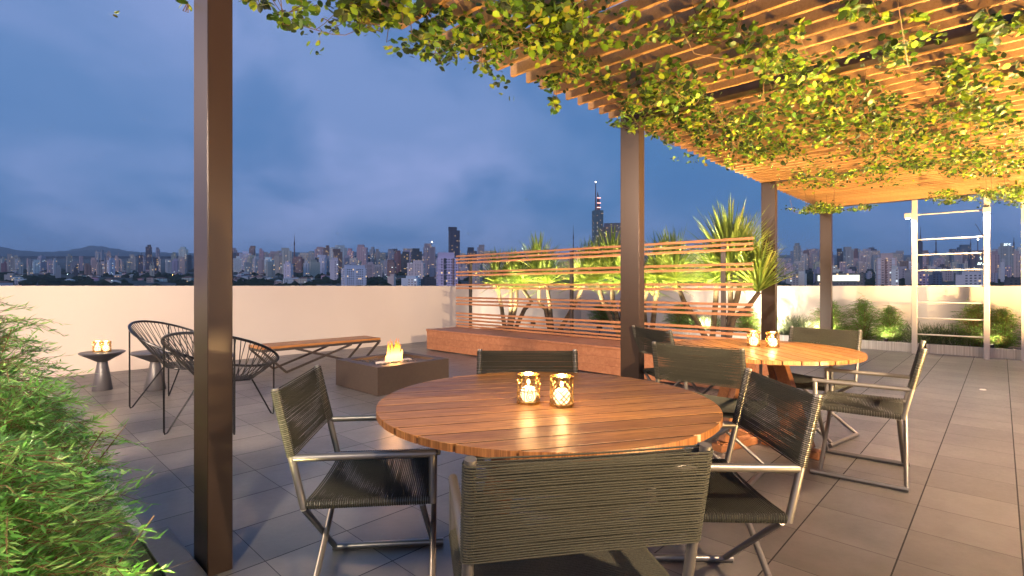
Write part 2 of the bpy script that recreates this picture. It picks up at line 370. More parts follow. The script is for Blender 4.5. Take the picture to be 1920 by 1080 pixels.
# ------------------------------------------------------------------ round tables
def make_table(loc, rz, label):
    t = thing('round_table', label, 'table', loc, rz, 'round teak dining tables')
    RR = .724; zt = .75; th = .027
    m = MB(); w = .118; gap = .010; n = 13; y0 = -n*w/2
    for k in range(n):
        a = y0+k*w+gap/2; b = a+w-gap; a = max(a, -RR); b = min(b, RR)
        if b-a < .01: continue
        top = []
        N = 22
        for i in range(N+1):
            y = a+(b-a)*i/N; top.append((math.sqrt(max(0, RR*RR-y*y)), y))
        left = [(-x, y) for x, y in reversed(top)]
        poly = [p for i, p in enumerate(top+left) if i == 0 or (abs(p[0]-(top+left)[i-1][0])+abs(p[1]-(top+left)[i-1][1]) > 1e-5)]
        q = len(poly)
        ch = .0012
        V = [(x*(1-ch/RR*1.5), min(max(y, a+ch*.6), b-ch*.6), zt) for x, y in poly]+[(x, y, zt-ch) for x, y in poly]+[(x, y, zt-th) for x, y in poly]
        Fc = [tuple(range(q))]+[tuple(range(2*q, 3*q))[::-1]]
        for s_ in (0, 1):
            for i in range(q): Fc.append((s_*q+i, (s_+1)*q+i, (s_+1)*q+(i+1) % q, s_*q+(i+1) % q))
        m.add(V, Fc)
    m.build('tabletop', TEAK, t, smooth=False)
    MB().lathe([(0, zt-.020), (RR-.012, zt-.020), (RR-.012, zt-.0012), (0, zt-.0012)], 48).build('groove_shade', GROOVE, t)  # near-black disc gives the plank gaps their shade as colour
    MB().lathe([(.64, zt-th-.012), (.64, zt-th-.0005)], 48).build('underframe', TEAKLEG, t)
    for k in range(4):
        a = k*PI/2+R(30); ca, sa = math.cos(a), math.sin(a)
        m = MB(); m.bar((ca*.17, sa*.17, zt-th-.012), (ca*.40, sa*.40, .058), .095, .055, up=(-sa, ca, 0)); m.build('leg', TEAKLEG, t, bevel=.004)
        MB().bar((ca*.06, sa*.06, .03), (ca*.50, sa*.50, .03), .09, .056).build('foot', TEAKLEG, t, bevel=.004)
    MB().box(-.22, .22, -.035, .035, zt-th-.075, zt-th-.012).build('cross_rail', TEAKLEG, t, bevel=.003)
    return t
T1 = (1.737, 1.455); T2 = (4.331, 1.413)
make_table((*T1, 0), R(-31), 'nearest round teak table, two lit candle jars on its planked top')
make_table((*T2, 0), R(44), 'farther round teak table beneath the pergola near the second and third posts')
# ------------------------------------------------------------------ rope armchairs
def loops(m, A, B, r, rail, n_up, sag, off, nseg=7, ns=5):
    "closed rope loop round two rails whose centres are A and B, n_up the normal of the woven plane"
    A = Vector(A); B = Vector(B); d = (B-A).normalized(); U = Vector(n_up).normalized(); rr = rail+r
    P = []
    for i in range(nseg+1):
        s_ = i/nseg; P.append(A.lerp(B, s_)+U*(rr-sag*4*s_*(1-s_)))
    for a in (45, 90, 135): P.append(B+U*rr*math.cos(R(a))+d*rr*math.sin(R(a)))
    for i in range(nseg+1):
        s_ = 1-i/nseg; P.append(A.lerp(B, s_)-U*(rr+sag*4*s_*(1-s_)*off))
    for a in (45, 90, 135): P.append(A-U*rr*math.cos(R(a))-d*rr*math.sin(R(a)))
    m.tube(P, r, ns, closed=True)
def make_chair():
    t = thing('rope_armchair', 'x', 'chair', group='rope armchairs round the dining tables')
    w, zs, za, zt, yr, yf, yt, bl = .277, .449, .622, .877, -.232, .233, -.333, .249
    def yp(z): return yr+(yt-yr)*(z-zs)/(zt-zs)
    for s_ in (-1, 1):
        MB().tube([(s_*w, yr, zs-.012), (s_*w, yp(zt), zt)], .0135, 10).build('back_post', GUN, t)
        MB().tube([(s_*w, yp(za)+.006, za), (s_*w, yf+.013, za)], .0145, 10).build('armrest', GUN, t)
        MB().tube([(s_*w, yf, za-.006), (s_*w, yf, zs-.012)], .0135, 10).build('front_post', GUN, t)
        MB().tube([(s_*(w-.004), yr-.005, zs), (s_*(w-.004), yf+.005, zs)], .0125, 8).build('seat_rail', GUN, t)
        MB().tube([(s_*w, -bl-.01, .0165), (s_*w, bl+.01, .0165)], .0155, 10).build('foot_bar', GUN, t)
        for y in (-bl+.012, bl-.03):
            yy = y+s_*.0125
            MB().tube([(s_*w, yy, .02), (-s_*(w-.002), yy*.94, zs-.012)], .0125, 10).build('leg', GUN, t)
    m = MB(); n = 54
    for k in range(n):
        y = yr+.012+(yf-yr-.024)*k/(n-1)+nr.normal(0, .0004); sg = .014+.010*math.sin(PI*k/(n-1))
        loops(m, (-w+.004, y, zs), (w-.004, y, zs), .0031, .0135, (0, 0, 1), sg, 1.0)
    m.build('seat', ROPE, t)
    m = MB(); n = 36; nu = Vector((0, zt-zs, -(yt-yr))).normalized()
    for k in range(n):
        z = .632+(.866-.632)*k/(n-1)+nr.normal(0, .0005)
        loops(m, (-w, yp(z), z), (w, yp(z), z), .0024, .0142, nu, .006+nr.normal(0, .001), -.6)
    m.build('backrest', ROPE, t)
    return t
CH0 = make_chair()
chairs = [(1.184, 1.906, -130.2, 'rope armchair seen side-on left of the nearest table, beside the first post'),
 (4.153, .689, 5.3, 'side-on rope armchair on open tiles at the right of the farther table'),
 (1.156, .934, -36, 'closest rope armchair, its woven back to the viewer at the bottom of the photo'),
 (1.985, .888, 41.8, 'rope armchair with its slanting back to us at the right of the nearest table'),
 (1.985, 1.781, 132.7, 'rope armchair across the nearest table, only the top of its back showing'),
 (4.45, 2.11, -117, 'rope armchair half hidden by the second post, left of the farther table'),
 (3.47, 1.42, -86, 'rope armchair facing away between the two tables, in front of the farther one'),
 (4.85, 1.185, 80.4, 'rope armchair behind the farther table, its back against the far bushes')]
for i, (x, y, a, lb) in enumerate(chairs):
    if i == 0: CH0.location = (x, y, 0); CH0.rotation_euler = (0, 0, R(a)); CH0['label'] = lb
    else: copy_thing(CH0, (x, y, 0), R(a), lb)
# ------------------------------------------------------------------ candle jars
def make_jar(kind):
    t = thing('candle_jar', 'x', 'candle jar', group='brass candle jars')
    r, h = .0485, .122
    MB().lathe([(.0525, 0), (.0525, .011), (.0475, .012), (.0475, .006), (0, .006)], 36).build('base', GOLD, t)
    MB().lathe([(.0515, h-.013), (.0515, h), (.0485, h), (.0485, h-.013)], 36, closed=True).build('rim', GOLD, t)
    MB().lathe([(r-.002, .011), (r-.002, h-.004), (r-.0032, h-.004), (r-.0032, .011)], 36, closed=True).build('glass', GLASS, t)
    m = MB()
    def cyl(pts, rad=.0011): rad *= 1.55; m.tube([(r*math.cos(u/r), r*math.sin(u/r), z) for u, z in pts], rad, 4)
    C = 2*PI*r; z0, z1 = .012, h-.013
    if kind == 0:
        n = 6
        for k in range(n):
            c0 = k*C/n
            cyl([(c0, z0), (c0, z1)], .0012)
            for zc, ra in ((.033, .015), (.033, .008), (.088, .013), (.088, .006)):
                cyl([(c0+C/n/2+ra*math.cos(a), zc+ra*1.15*math.sin(a)) for a in np.linspace(0, 2*PI, 17)], .0010)
            for sg in (-1, 1):
                cyl([(c0+C/n/2+sg*(.004+.010*q), .054+.010*math.sin(q*5)) for q in np.linspace(0, 1, 7)], .0010)
        for zz_ in (.055, .068): cyl([(C*q/36, zz_) for q in range(37)], .0012)
    else:
        n = 14
        H = z1-z0
        for k in range(n):
            for sg in (-1, 1):
                run = []
                for q in range(13):
                    z = z0+H*q/12
                    keep = (int(q//2)+k*2+(sg > 0)) % 5 != 0
                    if keep: run.append((k*C/n+sg*H*q/12*.95, z))
                    else:
                        if len(run) > 1: cyl(run, .0013)
                        run = []
                if len(run) > 1: cyl(run, .0013)
    m.build('lattice', GOLD, t)
    pr_ = [(.0, .0075), (.022, .0085), (.033, .024), (.036, .042), (.031, .060), (.018, .070), (0, .0735)]
    MB().lathe(pr_, 24).build('candle', WAX, t)
    MB().lathe([(0, .076), (.0055, .081), (.007, .088), (.0045, .098), (0, .108)], 12).build('flame', FLAME, t)
    lamp('candle_light', 'POINT', (0, 0, .112), 4.2, (1, .62, .26), parent=t, size=.012)
    return t
J0, J1 = make_jar(0), make_jar(1)
def put_jar(src, p, rz, lb, first):
    if first: src.location = p; src.rotation_euler = (0, 0, rz); src['label'] = lb
    else: copy_thing(src, p, rz, lb)
put_jar(J0, (1.633, 1.463, .7503), R(20), 'scrollwork brass candle jar on the nearest table, left of its pair', True)
put_jar(J1, (1.693, 1.330, .7503), R(10), 'diamond lattice brass candle jar on the nearest table, right of its pair', True)
put_jar(J0, (4.456, 1.486, .7503), R(50), 'scrollwork brass candle jar on the farther table, left of its pair', False)
put_jar(J1, (4.486, 1.347, .7503), R(70), 'diamond lattice brass candle jar on the farther table, right of its pair', False)
put_jar(J0, (1.01, 7.86, .4603), R(10), 'left one of two glowing candle jars on the graphite side table', False)
put_jar(J1, (1.075, 7.76, .4603), R(10), 'right one of two glowing candle jars on the graphite side table', False)
# ------------------------------------------------------------------ side tables
for p, s_, lb in (((1.047, 7.806, 0), 1., 'conical graphite side table carrying two lit candle jars by the cream parapet'), ((1.49, 7.371, 0), 1.12, 'bare conical graphite side table behind the wire chairs')):
    t = thing('side_table', lb, 'side table', p, 0, 'conical graphite side tables')
    MB().lathe([(.10*s_, 0), (.102*s_, .006), (.052, .335), (.045, .345)], 40).build('pedestal', STOOL, t)
    MB().lathe([(.045, .336), (.215*s_, .438), (.225*s_, .446), (.226*s_, .456), (.220*s_, .460)], 48).build('tabletop', STOOL, t)
# ------------------------------------------------------------------ wire chairs
def make_wire():
    t = thing('wire_armchair', 'x', 'chair', group='black wire string chairs')
    RX, RY = .45, .47
    def hoop(a): x = RX*math.cos(a); y = RY*math.sin(a); return Vector((x, y, .66-.44*y+.05*(x/RX)**2*0))
    sc_, sz, sr = (0, .06), .395, .215
    def seat(a): return Vector((sc_[0]+sr*math.cos(a), sc_[1]+sr*math.sin(a), sz-.02*math.sin(a)))
    A = [2*PI*k/64 for k in range(64)]
    MB().tube([hoop(a) for a in A], .0125, 8, True).build('hoop', BLACKWIRE, t)
    MB().tube([seat(a) for a in A], .0085, 8, True).build('seat_ring', BLACKWIRE, t)
    m = MB()
    for k in range(72):
        a = 2*PI*(k+.5)/72; h_ = hoop(a); q = seat(a+.10*(1 if k % 2 else -1)); m.tube([h_, h_.lerp(q, .5)+Vector((0, 0, -.008)), q], .0038, 5)
    m.build('backrest_strings', CORD, t)
    m = MB()
    for k in range(23):
        x = sr*(-.96+1.92*k/22); yy = math.sqrt(sr*sr-x*x)
        m.tube([(x, sc_[1]-yy, sz+.02*yy/sr+.009), (x, sc_[1], sz-.012), (x, sc_[1]+yy, sz-.02*yy/sr+.009)], .0045, 5)
    m.build('seat_strings', CORD, t)
    for sx_ in (-1, 1):
        for sy_ in (-1, 1):
            f = Vector((sx_*.295, sy_*.352, .006)); a = math.atan2(sy_*.352/RY, sx_*.295/RX)
            k = math.hypot(.295/RX, .352/RY); top = hoop(a)
            foot2 = f+Vector((-sx_*.016, -sy_*.016, 0)); q = seat(math.atan2(sy_*.8, sx_*.7))
            MB().tube([top, f+Vector((0, 0, .02)), f+Vector((-sx_*.004, -sy_*.004, 0)), foot2+Vector((0, 0, .008)), q], .0075, 7).build('leg', BLACKWIRE, t)
    return t
WC = make_wire(); WC.location = (1.545, 5.10, 0); WC.rotation_euler = (0, 0, R(-46.3)); WC['label'] = 'nearer black wire string chair, half hidden behind the first brown post'
copy_thing(WC, (1.536, 6.364, 0), R(-136.3), 'farther black wire string chair next to the graphite side tables')
# ------------------------------------------------------------------ low bench
t = thing('low_bench', 'low timber bench on zigzag dark steel legs along the cream parapet', 'bench', (0, 0, 0))
bx0, bx1, by0, by1 = 2.72, 4.59, 7.37, 7.87
m = MB()
for k in range(4):
    a = by0+k*(by1-by0)/4; m.box(bx0, bx1, a+.001, a+(by1-by0)/4-.001, .366, .40)
m.build('seat', BENCHW, t, smooth=False, bevel=.003)
m = MB(); m.box(bx0, bx1, by0, by0+.035, .33, .3655).box(bx0, bx1, by1-.035, by1, .33, .3655).box(bx0, bx0+.035, by0+.036, by1-.036, .33, .3655).box(bx1-.035, bx1, by0+.036, by1-.036, .33, .3655)
m.build('frame', DARKSTEEL, t, smooth=False)
for y in (by0+.018, by1-.018):
    for P_ in ([(bx0+.02, .332), (3.06, .016), (4.08, .332)], [(bx1-.02, .332), (4.25, .016), (3.23, .332)]):
        m = MB(); dy = .0 if P_[0][0] < 3 else .001
        for a, b in zip(P_[:-1], P_[1:]): m.bar((a[0], y+dy, a[1]), (b[0], y+dy, b[1]), .030, .026, up=(0, 1, 0))
        m.build('leg', DARKSTEEL, t, smooth=False)
# ------------------------------------------------------------------ fire pit
fx0, fx1, fy0, fy1, fz = 3.13, 4.16, 5.09, 6.06, .326
t = thing('fire_pit', 'square brown fire pit with dark pebbles and a burning flame', 'fire pit', (0, 0, 0))
b_ = .12
m = MB()
m.box(fx0, fx1, fy0, fy0+b_, .004, fz).box(fx0, fx1, fy1-b_, fy1, .004, fz).box(fx0, fx0+b_, fy0+b_, fy1-b_, .004, fz).box(fx1-b_, fx1, fy0+b_, fy1-b_, .004, fz)
m.build('body', CORTEN, t, smooth=False)
MB().box(fx0+b_, fx1-b_, fy0+b_, fy1-b_, .1, fz-.07).build('pan', DARKSTEEL, t, smooth=False)
PEB = m_plain('dark_lava_pebbles', (.032, .027, .025), .45, 0, .5, 40, .3)
cxp, cyp = (fx0+fx1)/2, (fy0+fy1)/2
m = MB()
ico = [(0, 0, 1)]+[(math.cos(a)*s_, math.sin(a)*s_, z) for z, s_, o in ((.45, .89, 0), (-.45, .89, .6)) for a in [o+2*PI*k/6 for k in range(6)]]+[(0, 0, -1)]
icf = [(0, 1+k, 1+(k+1) % 6) for k in range(6)]+[(1+k, 7+k, 1+(k+1) % 6) for k in range(6)]+[(1+(k+1) % 6, 7+k, 7+(k+1) % 6) for k in range(6)]+[(13, 7+(k+1) % 6, 7+k) for k in range(6)]
for k in range(900):
    x = rnd.uniform(fx0+b_+.015, fx1-b_-.015); y = rnd.uniform(fy0+b_+.015, fy1-b_-.015)
    if abs(x-cxp-.02) < .24 and abs(y-cyp) < .05: continue
    r = rnd.uniform(.014, .026); a = rnd.uniform(0, PI); ca, sa = math.cos(a), math.sin(a); z = fz-.062+rnd.uniform(0, .03)
    m.add([(x+(p[0]*ca*1.35-p[1]*sa)*r, y+(p[0]*sa*1.35+p[1]*ca)*r, z+p[2]*r*.65) for p in ico], icf)
tag(m.build('pebbles', PEB, t), kind='stuff')
MB().box(cxp-.22, cxp+.26, cyp-.045, cyp+.045, fz-.06, fz-.02).build('burner', PALE, t, bevel=.004)
FI = MT('fire'); g_ = FI.n('ShaderNodeTexCoord'); sz_ = FI.n('ShaderNodeSeparateXYZ'); FI.l(g_.outputs['Generated'], sz_.inputs[0])
cr = FI.n('ShaderNodeValToRGB'); FI.l(sz_.outputs[2], cr.inputs[0])
for i, (p_, c_) in enumerate(((.0, (1, .42, .06, 1)), (.30, (1, .55, .12, 1)), (.62, (1, .30, .03, 1)), (1., (.9, .12, .01, 1)))):
    (cr.color_ramp.elements[0] if i == 0 else cr.color_ramp.elements.new(p_) if i < 3 else cr.color_ramp.elements[-1]).color = c_
em = FI.n('ShaderNodeEmission'); FI.l(cr.outputs[0], em.inputs[0]); FI.l(FI.rng(sz_.outputs[2], 0, 1, 9, 1.6), em.inputs[1])
tp = FI.n('ShaderNodeBsdfTransparent'); lw = FI.n('ShaderNodeLayerWeight'); lw.inputs[0].default_value = .35
mx = FI.n('ShaderNodeMixShader'); FI.l(FI.math('ADD', FI.rng(lw.outputs[1], .15, .85, .1, 1.), FI.math('MULTIPLY', sz_.outputs[2], .35)), mx.inputs[0]); FI.l(em.outputs[0], mx.inputs[1]); FI.l(tp.outputs[0], mx.inputs[2]); FI.l(mx.outputs[0], FI.out.inputs[0])
m = MB(); fl_r = random.Random(5)
for k in range(36):
    ux = fl_r.uniform(-.105, .105); x = cxp+.02+ux; y = cyp+fl_r.uniform(-.03, .03); H = fl_r.uniform(.10, .34)*(1-.35*abs(ux)/.105); r = fl_r.uniform(.009, .019); ph = fl_r.uniform(0, 6)
    P_ = []; rs = []
    for i in range(9):
        s_ = i/8; P_.append((x+.012*math.sin(ph+s_*5)*s_, y+.012*math.cos(ph*1.7+s_*4)*s_, fz-.03+H*s_)); rs.append(max(.0008, r*(math.sin(PI*min(1, .25+s_*.75))**.8)*(1-.25*s_)))
    m.tube(P_, rs, 8)
m.build('flame', FI.m, t)
lamp('fire_light', 'POINT', (cxp+.02, cyp, fz+.16), 26, (1, .45, .14), parent=t, size=.07)
# ------------------------------------------------------------------ slatted deck bench with screen
t = thing('slatted_bench', 'long timber deck bench with an open horizontal slat screen for a back', 'bench', (0, 0, 0))
MB().box(6.072, 6.84, 2.29, 8.13, .372, .406).build('seat', DECKW, t, bevel=.004)
m = MB()
for k in range(3): m.box(6.085, 6.105, 2.30, 8.12, .02+k*.117, .02+k*.117+.1155)
m.build('front_panel', DECKW, t, bevel=.002)
m = MB()
for k in range(3): m.box(6.108, 6.83, 8.10, 8.12, .02+k*.117, .02+k*.117+.1155)
m.build('side_panel', DECKW, t, bevel=.002)
zs_ = (1.858, 1.79, 1.723, 1.532, 1.466, 1.27, 1.203, 1.008, .943, .877, .687, .62, .552, .485, .418+.012)
m = MB()
for z in zs_: m.box(6.835, 6.862, 2.29, 8.13, z-.017, z+.017)
m.build('slat_panel', SCREENW, t, smooth=False, bevel=.002)
for y in (7.74, 5.2, 2.68): MB().box(6.8635, 6.91, y-.025, y+.025, .02, 1.83).build('screen_post', DARKSTEEL, t)
t = thing('timber_planter', 'timber planter box holding the palms behind the slatted bench', 'planter', (0, 0, 0))
m = MB(); m.box(6.97, 7.0, 2.3, 8.1, .0, .385).box(8.4, 8.43, 2.3, 8.1, .0, .33).box(7.0, 8.4, 8.07, 8.1, 0, .33).box(7.0, 8.4, 2.3, 2.33, 0, .33)
m.build('box', DECKW, t, smooth=False); MB().box(7.0, 8.4, 2.33, 8.07, .2, .30).build('soil_bed', SOIL, t, smooth=False)
# ------------------------------------------------------------------ plants: fast leaf builder
def leaf_mesh(name, mat, C, D, Nn, L, Wd, parent=None, fold=.18, shape='oval', droop=0.):
    "one mesh of many leaves: C base points, D directions, Nn up normals, L lengths, Wd half widths"
    C, D, Nn = (np.asarray(a, float) for a in (C, D, Nn)); L = np.asarray(L, float); Wd = np.asarray(Wd, float)
    D /= np.linalg.norm(D, axis=1, keepdims=True); Sd = np.cross(D, Nn); Sd /= np.linalg.norm(Sd, axis=1, keepdims=True)+1e-9; U = np.cross(Sd, D)
    if shape == 'oval': prof = [(0, 0), (.18, .72), (.45, 1), (.75, .74), (1, 0)]
    elif shape == 'lance': prof = [(0, 0), (.35, 1), (1, 0)]
    else: prof = [(0, .55), (.25, 1), (.55, .85), (.8, .5), (1, 0)]
    n = len(C); mids = []; ls = []; rs = []
    for s_, w in prof:
        dr = -droop*(s_**2)
        p = C+D*(L*s_)[:, None]+np.array([0, 0, 1.])[None]*(L*dr)[:, None]
        mids.append(p); e = Sd*(Wd*w)[:, None]+U*(Wd*w*fold)[:, None]; e2 = -Sd*(Wd*w)[:, None]+U*(Wd*w*fold)[:, None]
        ls.append(p+e); rs.append(p+e2)
    k = len(prof); V = np.stack(mids+ls+rs, 1).reshape(-1, 3); F_ = []
    one = []
    for i in range(k-1):
        a, b = i, i+1
        for o in (k, 2*k):
            q = (a, b, o+b, o+a)
            if prof[i][1] == 0: q = (a, b, o+b)
            if prof[i+1][1] == 0: q = (a, b, o+a)
            one.append(q if o == k else q[::-1])
    F_ = [tuple(j*3*k+x for x in q) for j in range(n) for q in one]
    me = bpy.data.meshes.new(name); me.from_pydata(V.tolist(), [], F_); me.materials.append(mat); me.shade_smooth()
    o = bpy.data.objects.new(name, me); COL.objects.link(o)
    if parent: o.parent = parent
    return o
def unit(n): a = nr.normal(size=(n, 3)); return a/np.linalg.norm(a, axis=1, keepdims=True)
# --- climbing vines on the pergola
blobs = [[(640, 40, 85, 38, 520, .05), (490, 8, 40, 14, 60, .08), (345, 3, 12, 3, 6, .05), (220, 20, 5, 14, 4, .12), (380, 4, 10, 3, 5, .05), (560, 20, 50, 25, 120, .08), (800, 75, 70, 42, 420, .1)],
 [(930, 50, 100, 60, 600, .07), (1090, 50, 90, 50, 430, .06), (1090, 130, 70, 40, 330, .07), (1040, 195, 10, 25, 30, .25), (1000, 20, 90, 30, 260, .06)],
 [(1220, 175, 80, 45, 620, .07), (1230, 225, 50, 22, 300, .08), (1360, 75, 90, 50, 330, .06), (1480, 130, 70, 55, 480, .1), (1290, 250, 40, 22, 200, .08)],
 [(1380, 220, 95, 38, 700, .07), (1480, 275, 100, 38, 800, .07), (1400, 290, 45, 22, 260, .09), (1560, 330, 90, 22, 500, .07)],
 [(1560, 190, 90, 45, 420, .07), (1750, 120, 100, 50, 380, .08), (1640, 240, 110, 40, 700, .08), (1880, 45, 60, 40, 150, .08), (1640, 20, 80, 20, 110, .08)],
 [(1800, 240, 110, 45, 700, .09), (1860, 180, 60, 50, 300, .09), (1740, 300, 110, 28, 700, .08), (1850, 310, 80, 24, 600, .1), (1890, 365, 45, 16, 800, .13), (1800, 370, 60, 9, 380, .12)],
 [(1545, 393, 42, 7, 1100, .11), (1620, 390, 50, 6, 120, .1)]]
vl = ['yellow-green climbing vine trailing off the pergola edge right of the first post', 'climbing vine under the near slats left of the second post', 'climbing vine hanging on the slats around the head of the second post', 'dense vine running along the slats between the second and third posts',
 'vine scattered under the lit slats in the upper right', 'bright lamplit vine over the ladder frame at the far right', 'small vine clump at the pergola corner on the fourth post']
for bl_, lb in zip(blobs, vl):
    t = thing('climbing_vine', lb, 'vine', at_depth(bl_[0][0], bl_[0][1], 3), 0, 'vines on the pergola'); t.location = (0, 0, 0)
    C = []
    for (px, py, rx, ry, n, hang) in bl_:
        n = int(n*1.55)
        # clumps within the blob
        nc = max(3, n//32)
        cpx = px+nr.normal(0, .62, nc)*rx; cpy = py+nr.normal(0, .62, nc)*ry
        pts = []
        for _ in range(n):
            j = nr.integers(nc); x = cpx[j]+nr.normal(0, .15)*rx; y = cpy[j]+nr.normal(0, .19)*ry
            if y > 402 or y > 455-0*x and False: continue
            z = PZ-.005-min(.42, nr.exponential(hang))
            if nr.random() < .12: z = PZ+nr.uniform(.02, .2)
            p = on_z(x, min(y, 399), min(z, 2.8))
            if p[1] > 2.78 or p[0] > 12.5: 
                if nr.random() < .8: continue
            p = (p[0], p[1], z); C.append(p); pts.append(p)
        for _ in range(max(2, n//60)):
            if len(pts) < 4: break
            a = Vector(pts[nr.integers(len(pts))]); b = Vector(pts[nr.integers(len(pts))])
            if (a-b).length > 1.2: b = a+(b-a).normalized()*.6
            mid = (a+b)/2; mid.z -= .05; MB().tube([(a.x, a.y, PZ-.01), a.lerp(mid, .6)+Vector(unit(1)[0])*.03, mid, b], .0024, 4).build('stem', STEM, t)
    n = len(C); D = unit(n); D[:, 2] *= .55; D[:, 2] -= .15; Nn = np.tile([0, 0, 1.], (n, 1))+unit(n)*.75
    L = nr.uniform(.030, .055, n)
    leaf_mesh('foliage', VINELEAF, C, D, Nn, L, L*nr.uniform(.30, .42, n), t)
# --- bamboo-like shrubs in the near bed
def shrub(name, label, loc, rx, ry, h, ntw, leafL, mat, group, lean=(0, 0), nl=15, cat='shrub', spread=1., canes=14):
    t = thing(name, label, cat, loc, 0, group); C = []; D = []; N_ = []; L = []; st = MB()
    for k in range(ntw):
        a = nr.uniform(0, 2*PI); u = nr.uniform(0, 1)**.45; hh = nr.uniform(.08, 1)
        rr = u*math.sqrt(max(.05, 1-(max(0, hh-.42)/.60)**2))
        tip = np.array([rx*rr*math.cos(a)+lean[0]*hh, ry*rr*math.sin(a)+lean[1]*hh, h*hh])*nr.uniform(.9, 1.08)
        out = np.array([math.cos(a)*rr*spread, math.sin(a)*rr*spread, .55-.55*u+nr.normal(0, .12)]); out /= np.linalg.norm(out)
        out = out+nr.normal(0, .22, 3); out /= np.linalg.norm(out)
        ln = nr.uniform(.13, .26)*(leafL/.05)
        b = tip-out*ln
        sag = np.array([0, 0, -.18*ln])
        pm = (tip+b)/2-sag*.5
        st.tube([b, pm, tip+sag*.4], [.0017, .0013, .0006], 3)
        for i in range(nl):
            s_ = .15+.85*i/(nl-1); p = (1-s_)**2*b+2*s_*(1-s_)*pm+s_*s_*(tip+sag*.4)
            side = np.cross(out, [0, 0, 1]); side /= np.linalg.norm(side)+1e-9
            d = out*nr.uniform(.55, .95)+side*(1 if i % 2 else -1)*nr.uniform(.35, .85)+np.array([0, 0, nr.normal(.05, .22)])
            C.append(p); D.append(d); N_.append(np.array([0, 0, 1.])+nr.normal(0, .35, 3)); L.append(leafL*nr.uniform(.6, 1.15))
    for k in range(canes):
        a = nr.uniform(0, 2*PI); u = nr.uniform(.2, .9); q = (rx*u*math.cos(a)+lean[0], ry*u*math.sin(a)+lean[1], h*nr.uniform(.6, .95))
        st.tube([(q[0]*.15, q[1]*.15, 0), (q[0]*.45, q[1]*.45, q[2]*.6), q], [.006, .004, .0015], 5)
    L = np.array(L); leaf_mesh('foliage', mat, C, D, N_, L, L*nr.uniform(.07, .11, len(L)), t, .15, 'lance')
    st.build('branches', STEM, t)
    return t
G1 = 'bamboo shrubs in the near bed'
shrub('bamboo_shrub', 'closest feathery bamboo shrub, filling the bottom left corner', (-.02, 2.0, -.25), .44, .58, 1.02, 2000, .050, BAMBOO, G1, (.03, 0))
shrub('bamboo_shrub', 'second feathery bamboo shrub, spilling over the bed edge towards the post', (.05, 2.95, -.25), .47, .62, 1.06, 1700, .052, BAMBOO, G1, (.05, 0))
shrub('bamboo_shrub', 'third feathery bamboo shrub back along the bed, its top at the left photo edge', (-.12, 4.1, -.25), .64, .78, 1.36, 1600, .056, BAMBOO, G1, (.05, 0))
shrub('bamboo_shrub', 'farthest and haziest bamboo shrub of the near bed, in front of the side table', (-.05, 5.5, -.25), .55, .7, 1.15, 480, .060, BAMBOO, G1)
# --- bushes and grasses in the far bed
G2 = 'bushes in the far planter'
for px, w_, h_, lb in ((1130, .62, .55, 'dim green bush behind the slats at the left end of the far planter'), (1275, .6, .55, 'green bush seen through the slats just right of the second post'), (1400, .5, .5, 'green bush behind the slats left of the third post'),
   (1555, .50, .68, 'bright bush directly behind the fourth post'), (1618, .48, .72, 'bright bush in the middle of the open bed right of the fourth post'), (1668, .40, .62, 'bright bush left of the ladder frame'), (1830, .50, .70, 'bright bush behind the right upright of the ladder frame'), (1880, .38, .62, 'bright bush at the right end of the far bed')):
    a, b = ray(px); X_ = 12.52; y = b*X_/a
    shrub('garden_bush', lb, (X_, y, .13), .27, w_*.85, h_*1.12, 620, .062, BUSH, G2, nl=11, spread=1.2, canes=18)
G3 = 'tufted grasses in the far planter'
for px, r_, h_, lb in ((1485, .55, .72, 'grey-green tufted grass between the third and fourth posts'), (1745, .75, .62, 'dark tufted grass behind the left half of the ladder frame'), (1325, .6, .6, 'grey tufted grass seen through the slats by the palms')):
    a, b = ray(px); X_ = 12.5; y = b*X_/a
    t = thing('tufted_grass', lb, 'grass tuft', (X_, y, .13), 0, G3); n = 520
    a_ = nr.uniform(0, 2*PI, n); D = np.stack([np.cos(a_)*nr.uniform(.1, .9, n)*.6, np.sin(a_)*nr.uniform(.1, 1.0, n), nr.uniform(.8, 1.5, n)], 1)
    C = np.stack([nr.normal(0, .07, n), nr.normal(0, r_*.35, n), np.zeros(n)], 1)
    leaf_mesh('blades', GRASSB, C, D, unit(n), nr.uniform(.6, 1.1, n)*h_*1.15, np.full(n, .0045), t, .1, 'strap', .38)
